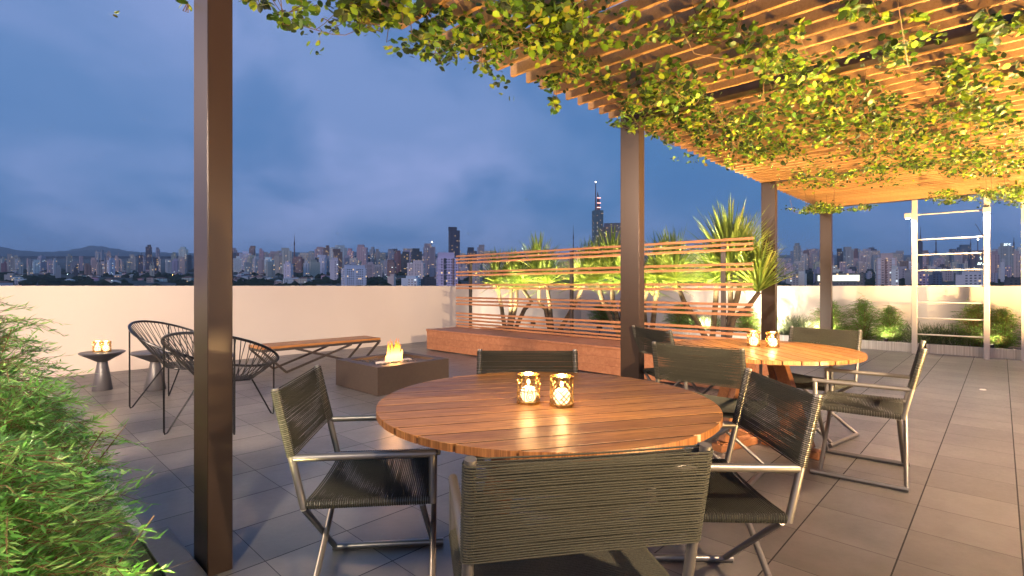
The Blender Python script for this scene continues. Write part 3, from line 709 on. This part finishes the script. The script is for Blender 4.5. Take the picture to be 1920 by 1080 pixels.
# --- palms: trunks through measured pixels, leaf rosettes at their tops
def palm(label, X_, trunks):
    base = trunks[0][0][0]; p0 = on_x(base[0], base[1], X_); z0 = .28
    t = thing('pandanus_palm', label, 'palm', (p0[0], p0[1], z0), 0, 'palms behind the slat screen')
    o_ = Vector((p0[0], p0[1], z0))
    for pts, tufts in trunks:
        P_ = [Vector(on_x(x, y, X_)) for x, y in pts]; dx = nr.normal(0, .10)
        for i, p in enumerate(P_): p.x += dx*i/len(P_)
        if pts[0][1] > 600: P_[0].z = z0
        Q = []
        for i in range(len(P_)-1):
            for s_ in (0, .5): Q.append(P_[i].lerp(P_[i+1], s_))
        Q.append(P_[-1]); nQ = len(Q)
        MB().tube([q-o_ for q in Q], [.047-.016*i/nQ for i in range(nQ)], 9).build('trunk', TRUNK, t)
        top = Q[-1]-o_; ax = (Q[-1]-Q[-3]).normalized()
        Ls, n, lx, ly = tufts[:4]; tm = tufts[4] if len(tufts) > 4 else 92; Ls *= 1.42 if Ls > .55 else 1.66; n = int(n*2.3)
        ax = (ax*.7+Vector((0, -lx, ly))).normalized()
        C = []; D = []; N_ = []; L = []
        for k in range(n):
            a = k*2.39996; f = (k+.5)/n; th = R(6+tm*f**1.15)
            e1 = ax.orthogonal().normalized(); e2 = ax.cross(e1)
            d = ax*math.cos(th)+(e1*math.cos(a)+e2*math.sin(a))*math.sin(th)
            d = d+Vector(nr.normal(0, .10, 3)); C.append(top+ax*(.10*(1-f))+d*.015); D.append(d); N_.append(ax+d*.2); L.append(Ls*nr.uniform(.75, 1.1)*(1-.30*f))
        leaf_mesh('crown', PALMLEAF, [tuple(c) for c in C], [tuple(d) for d in D], [tuple(c) for c in N_], L, nr.uniform(.011, .017, n)*(Ls/.6)**.5, t, .45, 'strap', .10)
palm('three-stemmed palm at the left end of the slat screen', 7.5, [
 ([(948, 615), (942, 570), (937, 535)], (.46, 58, .22, .6)), ([(953, 615), (958, 580), (959, 530)], (.44, 50, 0, .8)), ([(955, 614), (967, 570), (967, 530)], (.42, 44, 0, 1))])
palm('forked palm with the tall bright crown near the middle of the left screen', 7.6, [
 ([(1033, 617), (1024, 580), (1012, 568), (1012, 520)], (.62, 84, 0, 1.2)), ([(1036, 617), (1030, 565), (1025, 535)], (.5, 50, -.1, .8)),
 ([(962, 613), (985, 580), (1000, 566), (984, 540)], (.46, 44, .2, .6)), ([(1042, 617), (1075, 575), (1094, 532)], (.50, 60, -.1, .9))])
palm('palm just left of the second post, partly hidden by it', 7.7, [
 ([(1168, 612), (1130, 562), (1122, 530)], (.50, 60, .1, .9)), ([(1170, 612), (1148, 565), (1146, 518)], (.54, 64, 0, 1)), ([(1172, 612), (1166, 575), (1174, 535)], (.46, 50, -.1, .9))])
palm('palm with two leaning trunks just right of the second post', 7.8, [
 ([(1220, 615), (1231, 565), (1239, 528)], (.50, 60, .1, 1)), ([(1334, 630), (1309, 605), (1284, 565), (1270, 527)], (.62, 84, .0, 1.)), ([(1212, 612), (1208, 570), (1216, 545)], (.42, 40, 0, .8))])
palm('tallest palm beside the right end of the screen, one trunk arching towards the third post', 7.9, [
 ([(1334, 630), (1344, 565), (1348, 530)], (.48, 56, .1, 1)), ([(1362, 630), (1372, 580), (1371, 510)], (.80, 96, 0, 1.)), ([(1366, 600), (1380, 560), (1390, 500)], (.58, 64, -.15, .9)),
 ([(1361, 625), (1378, 596), (1404, 580), (1430, 548)], (.52, 66, -.50, .75, 62))])
for i, (y, e) in enumerate(((7.1, 1100), (6.2, 1400), (5.2, 1300), (4.1, 1400), (3.1, 1500))):
    t = thing('spike_light', 'black spike uplight among the palm trunks, %s' % ('left end of the planter', 'under the tall bright palm', 'hidden by the second post', 'right of the second post', 'by the tallest palm')[i], 'garden lamp', (7.06, y, .30), 0, 'spike uplights under the palms')
    MB().lathe([(.03, .0), (.034, .08), (.029, .08), (.027, .06), (0, .06)], 14).build('lamp_housing', SPIKE, t)
    lamp('uplight', 'SPOT', (0, 0, .075), e, (1, .80, .40), aim=(.24, 0, 1), parent=t, size=.03, cone=78, blend=.5)
for y, aim_, lb in ((7.3, (.55, 1, .10), 'added flood lamp washing the wall, left rear corner of the palm planter'), (5.6, (1, -.25, .12), 'added lower flood lamp washing the wall behind the palms, beside the second trunk group'), (4.3, (1, -.22, .12), 'added flood lamp washing the wall, back of the palm planter near the tallest palm')):  # floods added to brighten the walls behind the palms
    t = thing('added_flood', lb, 'garden lamp', (8.3, y, .30), 0)
    MB().tube([(0, 0, 0), (0, 0, .16)], .008, 6).build('stake', SPIKE, t)
    MB().box(-.03, .025, -.05, .05, .12, .20).build('lamp_housing', SPIKE, t, bevel=.004)
    lamp('wall_fill', 'SPOT', (.04, 0, .165), 330 if y > 5 else 600, (1, .84, .66), aim=aim_, parent=t, size=.04, cone=75, blend=.8)
for y, e in ((5.3, 500), (3.75, 700), (2.75, 400), (1.62, 50), (.12, 45)):  # the last pair is added to brighten the bushes
    t = thing('spike_light', 'small black uplight in the far planter %s' % {5.3: 'behind the palms', 3.75: 'behind the third post', 2.75: 'near the fourth post', 1.62: 'left of the ladder frame, added to brighten the bushes', .12: 'behind the right ladder upright, added to brighten the bushes'}[y], 'garden lamp', (12.30 if y > 2 else 12.235, y, .13 if y > 2 else .17), 0, 'small uplights in the far planter')
    MB().lathe([(.03, .0), (.034, .06), (.029, .06), (.027, .045), (0, .045)], 14).build('lamp_housing', SPIKE, t)
    lamp('uplight', 'SPOT', (0, 0, .065), e, (1, .80, .55), aim=(.55, 0, 1), parent=t, size=.03, cone=150, blend=.8)
# ------------------------------------------------------------------ the city beyond the parapet
GD = [100, 300, 600, 900, 1400, 2200, 3200, 5000, 9000]; GY = [1200, 640, 553, 533, 518, 507, 498, 487, 478]
def ground_z(D): return EYE-(np.interp(D, GD, GY)-536)/960*D
angs = np.linspace(R(-56), R(56), 111); ds = np.geomspace(110, 9500, 46)
m = MB(); V = []
for D in ds:
    for a in angs:
        l = D*math.tan(a)
        z = ground_z(D)+2.5*math.sin(a*23+D*.004)+nr.normal(0, .6)
        V.append((D*CH+l*SH, D*SH-l*CH, z))
n_ = len(angs); m.add(V, [(i*n_+j, i*n_+j+1, (i+1)*n_+j+1, (i+1)*n_+j) for i in range(len(ds)-1) for j in range(n_-1)])
GRD = MT('city_ground'); v = GRD.coord(); g = GRD.noise(v, .012, 6, .65); g2 = GRD.noise(v, .05, 3, .6)
GRD.set(col=GRD.mix(GRD.rng(g2, .5, .62, 0, 1), GRD.mix(g, (.012, .022, .012), (.035, .05, .028)), (.10, .085, .075)), rough=.95)
tag(m.build('ground', GRD.m), kind='structure')
HILL = m_plain('wooded_hillside', (.065, .11, .13), .95, 0, .3, .004, 0)  # bluish base colour holds part of the distance haze
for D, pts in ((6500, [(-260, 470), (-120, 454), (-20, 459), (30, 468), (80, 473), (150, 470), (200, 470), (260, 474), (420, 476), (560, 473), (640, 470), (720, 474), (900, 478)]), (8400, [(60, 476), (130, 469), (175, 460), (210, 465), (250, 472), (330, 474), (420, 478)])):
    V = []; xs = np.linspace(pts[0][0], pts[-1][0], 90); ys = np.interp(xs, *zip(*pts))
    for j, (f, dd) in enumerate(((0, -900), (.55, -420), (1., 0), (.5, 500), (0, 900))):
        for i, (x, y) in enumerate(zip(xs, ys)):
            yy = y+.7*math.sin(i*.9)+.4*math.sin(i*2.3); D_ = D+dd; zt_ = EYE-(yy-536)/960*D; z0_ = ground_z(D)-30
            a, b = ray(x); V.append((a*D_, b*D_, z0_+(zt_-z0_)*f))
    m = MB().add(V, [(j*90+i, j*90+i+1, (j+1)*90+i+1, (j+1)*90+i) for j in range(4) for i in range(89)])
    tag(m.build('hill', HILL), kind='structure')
# facade material: wall colour from the object, window grid from UV metres, some windows lit
FA = MT('city_facade'); uv = FA.n('ShaderNodeUVMap'); sp = FA.n('ShaderNodeSeparateXYZ'); FA.l(uv.outputs[0], sp.inputs[0])
oi = FA.n('ShaderNodeObjectInfo'); U_, V_ = sp.outputs[0], sp.outputs[1]
pu = FA.rng(oi.outputs['Random'], 0, 1, 2.6, 4.6); pv = 3.3
qu = FA.math('DIVIDE', U_, pu); qv = FA.math('DIVIDE', V_, pv)
fu = FA.math('FRACT', qu); fv = FA.math('FRACT', qv)
wu = FA.math('MULTIPLY', FA.math('GREATER_THAN', fu, .28), FA.math('LESS_THAN', fu, .80)); wv = FA.math('MULTIPLY', FA.math('GREATER_THAN', fv, .32), FA.math('LESS_THAN', fv, .80))
mask = FA.math('MULTIPLY', FA.math('MULTIPLY', wu, wv), FA.math('GREATER_THAN', V_, 0.))
cb = FA.n('ShaderNodeCombineXYZ'); FA.l(FA.math('FLOOR', qu), cb.inputs[0]); FA.l(FA.math('FLOOR', qv), cb.inputs[1]); FA.l(FA.math('MULTIPLY', oi.outputs['Random'], 91.), cb.inputs[2])
wn_ = FA.n('ShaderNodeTexWhiteNoise'); FA.l(cb.outputs[0], wn_.inputs[0])
lit = FA.math('MULTIPLY', FA.math('GREATER_THAN', wn_.outputs[0], .91), mask)
blank = FA.math('GREATER_THAN', FA.math('FRACT', FA.math('MULTIPLY', FA.math('FLOOR', qu), FA.math('ADD', oi.outputs['Random'], .37))), .22)
mask2 = FA.math('MULTIPLY', mask, blank)
FA.set(col=FA.mix(FA.math('MULTIPLY', mask2, .85), oi.outputs['Color'], (.035, .04, .055)), rough=FA.rng(mask2, 0, 1, .85, .25),
       ec=FA.mix(FA.math('GREATER_THAN', wn_.outputs[0], .985), (1, .62, .25), (.8, .95, 1)), es=FA.math('MULTIPLY', FA.math('MULTIPLY', lit, blank), 1.5))
FAC = FA.m
def cbox(m, x0, x1, y0, y1, z0, z1, win=True):
    m.box(x0, x1, y0, y1, z0, z1); u = m.uv if m.uv is not None else []; m.uv = u
    H = z1-z0; w = x1-x0; d = y1-y0; o = 0 if win else -1e4
    for k in range(8): u.append((0, -1e4))
    def q(L, order): u.extend([(a*L, b*H+o if b else 0+o) for a, b in order])
    q(w, ((0, 0), (1, 0), (1, 1), (0, 1))); q(w, ((0, 0), (0, 1), (1, 1), (1, 0))); q(d, ((0, 0), (0, 1), (1, 1), (1, 0))); q(d, ((0, 0), (1, 0), (1, 1), (0, 1)))
    return m
TONE = dict(white=(.80, .78, .78), cream=(.70, .62, .55), beige=(.58, .50, .44), grey=(.44, .43, .45), brown=(.33, .20, .17), dark=(.10, .10, .115), glass=(.12, .18, .23), pink=(.62, .48, .46))
def tower(px0, px1, y, D, tone, label, parts=True, roof=1, group=None, cat='building', yaw=None, name='apartment_tower', bands=None, base=None):
    pc = (px0+px1)/2; a, b = ray(pc); wpx = px1-px0
    yw = rnd.uniform(-.5, .5) if yaw is None else yaw
    dd = rnd.uniform(.6, .95); full = wpx/960*D/math.hypot(1, 0)
    l = (pc-960)/960; view = math.atan2(l, 1)
    w = full/(math.cos(yw)+dd*abs(math.sin(yw)))/math.sqrt(1+l*l)*1.02
    d = w*dd; z0 = (ground_z(D)-6) if base is None else base; zt_ = EYE-(y-536)/960*D
    H = zt_-z0; c = tuple(x*rnd.uniform(.88, 1.12) for x in TONE[tone])+(1,)
    rz = HEAD-R(90)-view+yw
    if parts:
        t = thing(name, label, cat, (a*D, b*D, z0), rz, group); par = t; loc = (0, 0, 0); r_ = 0
    else: t = None; par = None; loc = (a*D, b*D, z0); r_ = rz
    m = MB(); rh = 0 if not roof else min(9, H*.12)
    cbox(m, -w/2, w/2, -d/2, d/2, 0, H-rh)
    if parts:
        o = m.build('body', FAC, par, loc, r_, smooth=False); o.color = c
        if rh:
            m = MB(); k = rnd.uniform(.25, .45); s_ = rnd.uniform(-.2, .2)*w
            cbox(m, -w*k+s_, w*k+s_, -d*.3, d*.3, H-rh+.02, H, False)
            o = m.build('roof_house', FAC, par, smooth=False); o.color = tuple(x*.8 for x in c[:3])+(1,)
        if bands:
            for (f0, f1, tn) in bands:
                m = MB(); cbox(m, -w/2+w*f0, -w/2+w*f1, -d/2-1.1, -d/2-.03, 0, H-rh-.6, tn in ('glass', 'dark')); o = m.build('balcony_stack', FAC, par, smooth=False); o.color = TONE[tn]+(1,)
            m = MB()
            for zf in np.arange(9, H-rh-2, 6.6): cbox(m, -w/2-.5, w/2+.5, -d/2-1.5, -d/2-1.12, zf, zf+.55, False)
            o = m.build('floor_bands', FAC, par, smooth=False); o.color = tuple(x*.85 for x in c[:3])+(1,)
        return t, w, d, H
    if rh:
        k = rnd.uniform(.2, .42); s_ = rnd.uniform(-.2, .2)*w; cbox(m, -w*k+s_, w*k+s_, -d*.3, d*.3, H-rh+.02, H, False)
    if rnd.random() < .35: cbox(m, w*.2, w*.2+1, -.5, .5, H, H+rnd.uniform(5, 14), False)
    o = m.build(name, FAC, None, loc, r_, smooth=False); o.color = c
    return tag(o, label, cat, group), w, d, H
K = [ # measured buildings: left px, right px, top px, distance, tone, label
 (1, 13, 481, 1900, 'beige', 'beige tower cut by the left edge of the photo'), (14, 22, 481, 2000, 'cream', 'cream tower second from the left edge'), (8, 29, 512, 1000, 'grey', 'squat grey block among trees at the far left'),
 (28, 38, 485, 1900, 'white', 'pale slim tower third from the left edge'), (61, 75, 487, 1700, 'white', 'wide white tower under the low hill at left'), (88, 100, 487, 1750, 'cream', 'cream tower right of the wide white one at left'),
 (130, 138, 479, 2300, 'grey', 'grey tower standing behind a lower grey block at left'), (132, 149, 490, 1700, 'grey', 'lower grey block with lit windows at left'), (178, 187, 469, 2600, 'grey', 'hazy grey tower, left one of a tall pair below the second hill'),
 (188, 197, 469, 2650, 'grey', 'hazy grey tower, right one of a tall pair below the second hill'), (199, 208, 470, 2500, 'pink', 'pinkish tower right of the tall hazy pair'), (185, 200, 488, 1500, 'dark', 'dark broad block in front of the tall hazy pair'),
 (201, 216, 483, 1450, 'white', 'white twin-ribbed tower below the second hill'), (273, 285, 459, 2300, 'dark', 'tallest dark stepped tower left of the first post'), (292, 300, 464, 2600, 'grey', 'slim hazy tower right of the dark stepped tower'),
 (335, 353, 463, 2000, 'white', 'wide pale tower close to the left of the first post'), (321, 331, 473, 1900, 'beige', 'beige tower left of the wide pale tower'),
 (434, 445, 465, 2600, 'grey', 'hazy grey tower just right of the first post'), (467, 479, 461, 2100, 'brown', 'brown tower right of the first post'), (486, 495, 466, 2200, 'pink', 'slim pink tower right of the brown tower'),
 (514, 529, 475, 1500, 'beige', 'dull beige tower left of the thin radio mast'), (529, 547, 465, 1600, 'cream', 'cream tower with deep balconies beside the radio mast'), (532, 550, 490, 1200, 'white', 'small white block in front of the cream balcony tower'),
 (590, 605, 463, 2000, 'pink', 'pink tower left of a brown one above the bench'), (606, 618, 460, 2000, 'brown', 'brown tower with a stepped top above the low bench'), (618, 651, 460, 1900, 'white', 'broad white slab on the skyline above the bench'),
 (625, 642, 467, 1650, 'brown', 'brown block standing in front of the broad white slab'), (569, 580, 489, 1250, 'white', 'slim white block above the middle of the low bench'), (579, 600, 487, 1300, 'beige', 'beige block beside the slim white one above the bench'),
 (598, 612, 478, 1400, 'white', 'white tower with a flat top above the bench right half'), (619, 634, 483, 1100, 'white', 'bright white tower in front of the brown block'), (651, 664, 466, 1800, 'pink', 'pink tower right of the broad white slab'),
 (669, 690, 459, 1700, 'beige', 'tall beige tower above the fire pit left side'), (640, 687, 497, 760, 'white', 'broad near white block with dark window stripes above the fire pit'), (693, 703, 463, 1900, 'grey', 'grey tower right of the tall beige one'),
 (704, 713, 467, 1900, 'beige', 'narrow beige tower above the fire pit'), (726, 743, 487, 1150, 'brown', 'brown brick tower above the fire pit flame'), (727, 740, 467, 1900, 'grey', 'grey tower behind the brown brick tower'),
 (739, 752, 470, 1600, 'brown', 'reddish tower right of the brick one'), (752, 767, 472, 1600, 'dark', 'dark tower right of the reddish one'), (771, 791, 466, 1500, 'dark', 'black glass tower left of the tall dark tower'),
 (794, 816, 457, 1450, 'grey', 'grey tower with a bright lamp on its roof'), (764, 797, 488, 1150, 'white', 'low white terraced block on the wooded slope'), (753, 789, 517, 700, 'white', 'low white office with a lit window grid just over the parapet'),
 (789, 817, 519, 720, 'dark', 'low dark block beside the white office'), (727, 742, 514, 760, 'cream', 'small yellowish block above the parapet'), (841, 862, 426, 1350, 'dark', 'very tall dark tower rising left of the slat screen'),
 (876, 894, 464, 1300, 'dark', 'dark tower behind the left end of the slats'), (895, 908, 459, 1700, 'grey', 'grey tower behind the left palm crowns'), (880, 905, 490, 800, 'grey', 'grey block behind the slats at the screen left end'),
 (1488, 1501, 456, 1900, 'grey', 'tall grey tower over the arching palm'), (1569, 1581, 466, 1600, 'dark', 'dark tower with red-lit floors right of the fourth post'), (1581, 1600, 463, 1500, 'grey', 'striped grey tower right of the fourth post'),
 (1599, 1609, 466, 1700, 'brown', 'plain mauve tower next to the striped grey one'), (1671, 1685, 498, 640, 'white', 'white wing attached to the right of the cream tower'),
 (1697, 1711, 506, 760, 'grey', 'plain grey block left of the ladder frame'), (1718, 1730, 449, 1800, 'dark', 'tall dark tower behind the left ladder upright'), (1794, 1820, 459, 2000, 'glass', 'green glass block seen between the ladder rungs'),
 (1717, 1741, 508, 700, 'grey', 'blank concrete block between the ladder rungs at left'), (1741, 1766, 510, 720, 'glass', 'dark blue glazed block between the ladder rungs'), (1792, 1847, 509, 640, 'white', 'wide white office between the ladder rungs at right'),
 (1856, 1875, 471, 1200, 'pink', 'pink tower just right of the ladder frame'), (1883, 1925, 520, 640, 'dark', 'low dark block at the right edge'), (1876, 1884, 485, 900, 'white', 'slim white tower near the right edge'),
 (1900, 1916, 470, 1300, 'cream', 'cream tower near the right edge')]
for r_ in K: tower(*r_[:5], r_[5])
tower(818, 858, 474, 640, 'white', 'big white tower with dark vertical stripes left of the slat screen', yaw=.12, bands=((.28, .40, 'dark'), (.72, .80, 'brown')))
tower(1641, 1681, 475, 700, 'cream', 'big cream tower with brown crown left of the ladder frame', yaw=.1, bands=((.05, .2, 'white'), (.42, .5, 'brown'), (.74, .9, 'white')))
# the landmark tower with its spire, left of the second post
D = 1500; t, w, d, H = tower(1110, 1131, 395, D, 'glass', 'tall slab tower topped by a lit needle spire, left of the second post', roof=0, yaw=.35, name='spire_tower')
STEEL = m_plain('dark_red_steel', (.11, .06, .06), .5, .3)
m = MB().tube([(-w*.22, 0, H+.1), (-w*.22, 0, H+82)], [2.2, 1.1], 8); m.build('mast', STEEL, t)
m = MB().tube([(w*.08, 0, H+.1), (w*.08, 0, H+30), (0, 0, H+55)], [5.2, 4.2, .6], 6); m.build('fin', STEEL, t)
RED = m_emit('red_beacon', (1, .42, .36), 5); HOT = m_emit('white_beacon', (1, .85, .75), 14)
for z in (8, 21, 36): MB().box(w*.08-5.4, w*.08+5.4, -5.6, -5.0, H+z, H+z+1.6).build('light_band', RED, t)
MB().lathe([(0, -2), (2, 0), (0, 2)], 10, (-w*.22, 0, H+84)).build('beacon', HOT, t)
t, w, d, H = tower(1129, 1196, 428, 1480, 'dark', 'broad dark building with a dark glazed band beside the spire tower', roof=0, yaw=.05, name='office_building')
m = MB(); cbox(m, -w*.46, w*.5, -d*.3, d*.3, H+.05, H+13); o = m.build('upper_storey', FAC, t, smooth=False); o.color = (.16, .16, .19, 1)
m = MB(); cbox(m, -w*.2, w*.42, -d/2-1.5, -d/2-.05, H*.5, H-14); o = m.build('glazed_band', FAC, t, smooth=False); o.color = (.12, .16, .22, 1)
# billboard building
BILL = m_emit('lit_billboard', (.98, 1., .86), 1.5)
t, w, d, H = tower(1530, 1618, 513, 560, 'dark', 'low dark building with a long glowing white panel, behind the fourth post', roof=0, yaw=0, name='office_building')
MB().box(-w*.45, w*.40, -d/2-1.2, -d/2-.05, H-8.2, H-2.0).build('lit_panel', BILL, t)
# building under construction with crane
t, w, d, H = tower(1815, 1847, 470, 1100, 'dark', 'dark unfinished tower with site lights and a crane, behind the ladder rungs', roof=0, yaw=.2, name='unfinished_tower')
WHITE = m_emit('site_lamp', (.75, 1, .85), 8)
for k in range(9): x = rnd.uniform(-w*.1, w*.4); z = H*rnd.uniform(.45, .82); MB().lathe([(0, -.9), (.9, 0), (0, .9)], 8, (x, -d/2-1.2, z)).build('site_lamp', WHITE, t)
m = MB().tube([(2, 0, H), (2, 0, H+24)], .7, 5).tube([(13, 0, H), (13, 0, H+26), (-2, 0, H+58)], [.7, .7, .4], 5).build('crane', STEEL, t)
MB().lathe([(0, -1.7), (1.7, 0), (0, 1.7)], 10, (2, -2, H+24)).build('floodlight', HOT, t)
# office with the lit temperature sign
t, w, d, H = tower(1872, 1900, 456, 1300, 'grey', 'grey tower with a lit temperature sign on its roof, right of the ladder frame', yaw=0)
SIGN = m_emit('lit_sign', (.8, .95, 1), 4)
def sign(txt, par, loc, size, mat):
    cu = bpy.data.curves.new('sign_text', 'FONT'); cu.body = txt; cu.size = size; cu.extrude = .15; cu.align_x = 'CENTER'; cu.materials.append(mat)
    o = bpy.data.objects.new('tmp', cu); COL.objects.link(o); dg = bpy.context.evaluated_depsgraph_get(); me = bpy.data.meshes.new_from_object(o.evaluated_get(dg)); bpy.data.objects.remove(o)
    o = bpy.data.objects.new('sign', me); COL.objects.link(o); o.parent = par; o.location = loc; o.rotation_euler = (R(90), 0, 0); return o
sign('32°C', t, (w*.10, -d*.3-1.2, H-6), 6.5, SIGN)
# roof lamp on the grey tower
p = at_depth(810, 454, 1440)
t = thing('roof_lamp', 'bright lamp on the roof of the grey tower left of the tall dark one', 'lamp', p); MB().lathe([(0, -2), (2.2, 0), (0, 2)], 10).build('bulb', m_emit('roof_lamp', (1, .8, .45), 12), t); MB().tube([(0, 0, -8), (0, 0, -1.9)], .5, 5).build('pole', STEEL, t)
# lattice masts
for px, y0_, y1_, D, lb in ((552, 440, 476, 1700, 'thin radio mast right of the first post'), (1075, 423, 470, 1700, 'radio mast left of the spire tower'), (1726, 425, 470, 2000, 'pinkish radio mast beside the left ladder upright'), (1755, 442, 472, 2000, 'slim radio mast between the ladder uprights'), (1901, 445, 470, 1900, 'short thin radio mast at the right edge'), (1820, 446, 470, 2100, 'short thin mast over the green glass block')):
    p = at_depth(px, y1_, D); H = (y1_-y0_)/960*D
    t = thing('radio_mast', lb, 'mast', p); MB().tube([(0, 0, -10), (0, 0, H*.45), (0, 0, H)], [2.6, 1.5, .5], 4).build('lattice', STEEL, t); MB().tube([(0, 0, H*.45), (0, 0, H*.62)], [2.2, 1.8], 6).build('antenna_drum', STEEL, t)
# filler towers
zones = [(-60, 360, 40, (476, 498), 'left of the first post'), (426, 600, 24, (470, 496), 'between the first post and the low bench'), (600, 870, 34, (466, 498), 'over the fire pit'), (870, 1165, 44, (466, 500), 'behind the left palms'), (1210, 1425, 36, (464, 500), 'behind the palms right of the second post'), (1460, 1720, 62, (464, 512), 'between the third post and the ladder frame'), (1715, 1990, 66, (462, 512), 'seen through and beside the ladder frame')]
words = dict(white='white', cream='cream', beige='beige', grey='grey', brown='brown', dark='dark', pink='pinkish', glass='blue glass')
for (a, b, n, (ya, yb), zn) in zones:
    for k in range(n):
        pc = a+(b-a)*(k+rnd.random())/n; y = ya+(yb-ya)*rnd.random()**1.1; wd = rnd.uniform(11, 24) if a > 400 else rnd.uniform(7, 14)
        D = float(np.interp(y, [464, 480, 498, 512], [2600, 1900, 1200, 800]))*rnd.uniform(.85, 1.15)
        tn = rnd.choice(['white', 'cream', 'beige', 'grey', 'pink', 'grey', 'brown', 'cream', 'beige', 'dark'])
        sz = 'high' if y < 476 else 'mid-height' if y < 488 else 'low'
        lb = f'{sz} {words[tn]} block in the far city {zn}'
        tower(pc-wd/2, pc+wd/2, y, D, tn, lb, parts=False, group=lb, roof=rnd.random() < .8, name='apartment_block')
# small houses on the slopes
hm = []
RF = m_plain('terracotta_roof', (.22, .10, .07), .8, 0, .3, .3, 0); 
def house(w, d, h):
    m = MB(); cbox(m, -w/2, w/2, -d/2, d/2, -3, h)
    r = MB().add([(-w*.55, -d*.55, h), (w*.55, -d*.55, h), (w*.55, d*.55, h), (-w*.55, d*.55, h), (-w*.25, 0, h+2.6), (w*.25, 0, h+2.6)], [(0, 1, 5, 4), (1, 2, 5), (2, 3, 4, 5), (3, 0, 4), (3, 2, 1, 0)])
    return m, r
for k in range(150):
    left = k < 105
    px = rnd.uniform(0, 650) if left else rnd.uniform(690, 1900); 
    if 355 < px < 430: px += 90
    D = rnd.uniform(820, 2300); a, b = ray(px)
    zn = 'left of the first post' if px < 360 else 'between the first post and the slat screen' if px < 860 else 'right of the slat screen left end'
    lb = f'small {"terracotta-roofed" if k % 3 else "pale"} house among dark trees {zn}'
    m, r = house(rnd.uniform(10, 22), rnd.uniform(9, 14), rnd.uniform(4, 9))
    t = thing('small_house', lb, 'house', (a*D, b*D, ground_z(D)+1), rnd.uniform(0, 3), lb)
    o = m.build('wall', FAC, t, smooth=False); o.color = tuple(x*rnd.uniform(.8, 1.1) for x in TONE[rnd.choice(['white', 'cream', 'pink', 'beige'])])+(1,)
    r.build('roof', RF if k % 3 else PALE, t, smooth=False)
# woods between them
m = MB(); i14 = np.array(ico)
for k in range(5200):
    px = rnd.uniform(-120, 2060); D = 480+1700*rnd.random()**1.3; a, b = ray(px)
    r = rnd.uniform(4, 10); 
    if math.sin(px*.021+D*.006)+.6*math.sin(px*.05-D*.011) < -.35: continue
    z = ground_z(D)+rnd.uniform(0, 4); an = rnd.uniform(0, 6)
    pts = i14*np.array([r*rnd.uniform(.8, 1.4), r*rnd.uniform(.8, 1.4), r*rnd.uniform(.6, 1.1)])+nr.normal(0, r*.14, (14, 3))
    m.add(pts+np.array([a*D, b*D, z]), icf)
WOOD_ = MT('far_woods'); i_ = WOOD_.island(); v = WOOD_.coord(); g = WOOD_.noise(v, .9, 4, .7)
WOOD_.set(col=WOOD_.mix(i_, WOOD_.mix(g, (.010, .022, .010), (.03, .05, .02)), WOOD_.mix(g, (.02, .035, .012), (.05, .07, .03))), rough=.95, spec=.1); WOOD_.bump(g, 1., 2.)
tag(m.build('far_woods', WOOD_.m, smooth=False), kind='stuff')
LA = m_emit('sodium_lamp', (1, .55, .16), 30); LB = m_emit('white_street_lamp', (.75, 1, .9), 16)
for k in range(46):
    big = k < 4
    px, y = ((143, 519), (338, 520), (355, 532), (548, 534))[k] if big else (rnd.uniform(0, 1900), rnd.uniform(498, 533))
    D = float(np.interp(y, [498, 507, 518, 533], [3000, 2150, 1350, 880]))*.97
    if D < 600: D = 600
    p = at_depth(px, y, D)
    lb = ['glowing orange street lamp above the bamboo bed', 'glowing orange street lamp just left of the first post', 'orange street lamp low beside the first post', 'orange street lamp right above the low bench'][k] if big else 'tiny street lamp glinting in the far city'
    t = thing('street_lamp', lb, 'street lamp', p, 0, None if big else lb)
    s_ = (2.2 if big else rnd.uniform(.7, 1.2))*D/1200
    MB().lathe([(0, -s_), (s_, 0), (0, s_)], 8).build('bulb', LA if big or k % 2 else LB, t); MB().tube([(0, 0, -9), (0, 0, -s_)], .18, 4).build('pole', STEEL, t)
#HAZE
m = MB(); V = []
for z in (-90, 660):
    for d_, l_ in ((-60, -14600), (-60, 14600), (9900, 14600), (9900, -14600)): V.append((d_*CH+l_*SH, d_*SH-l_*CH, z))
m.add(V, [(0, 1, 2, 3)[::-1], (4, 5, 6, 7), (0, 1, 5, 4), (1, 2, 6, 5), (2, 3, 7, 6), (3, 0, 4, 7)])
HZ = bpy.data.materials.new('dusk_haze'); HZ.use_nodes = True; ht = HZ.node_tree; ht.nodes.clear()
pv_ = ht.nodes.new('ShaderNodeVolumePrincipled'); pv_.inputs['Color'].default_value = (.86, .90, 1, 1); pv_.inputs['Density'].default_value = 7.5e-5
ho = ht.nodes.new('ShaderNodeOutputMaterial'); ht.links.new(pv_.outputs[0], ho.inputs['Volume'])
tag(m.build('haze', HZ, smooth=False), kind='stuff')
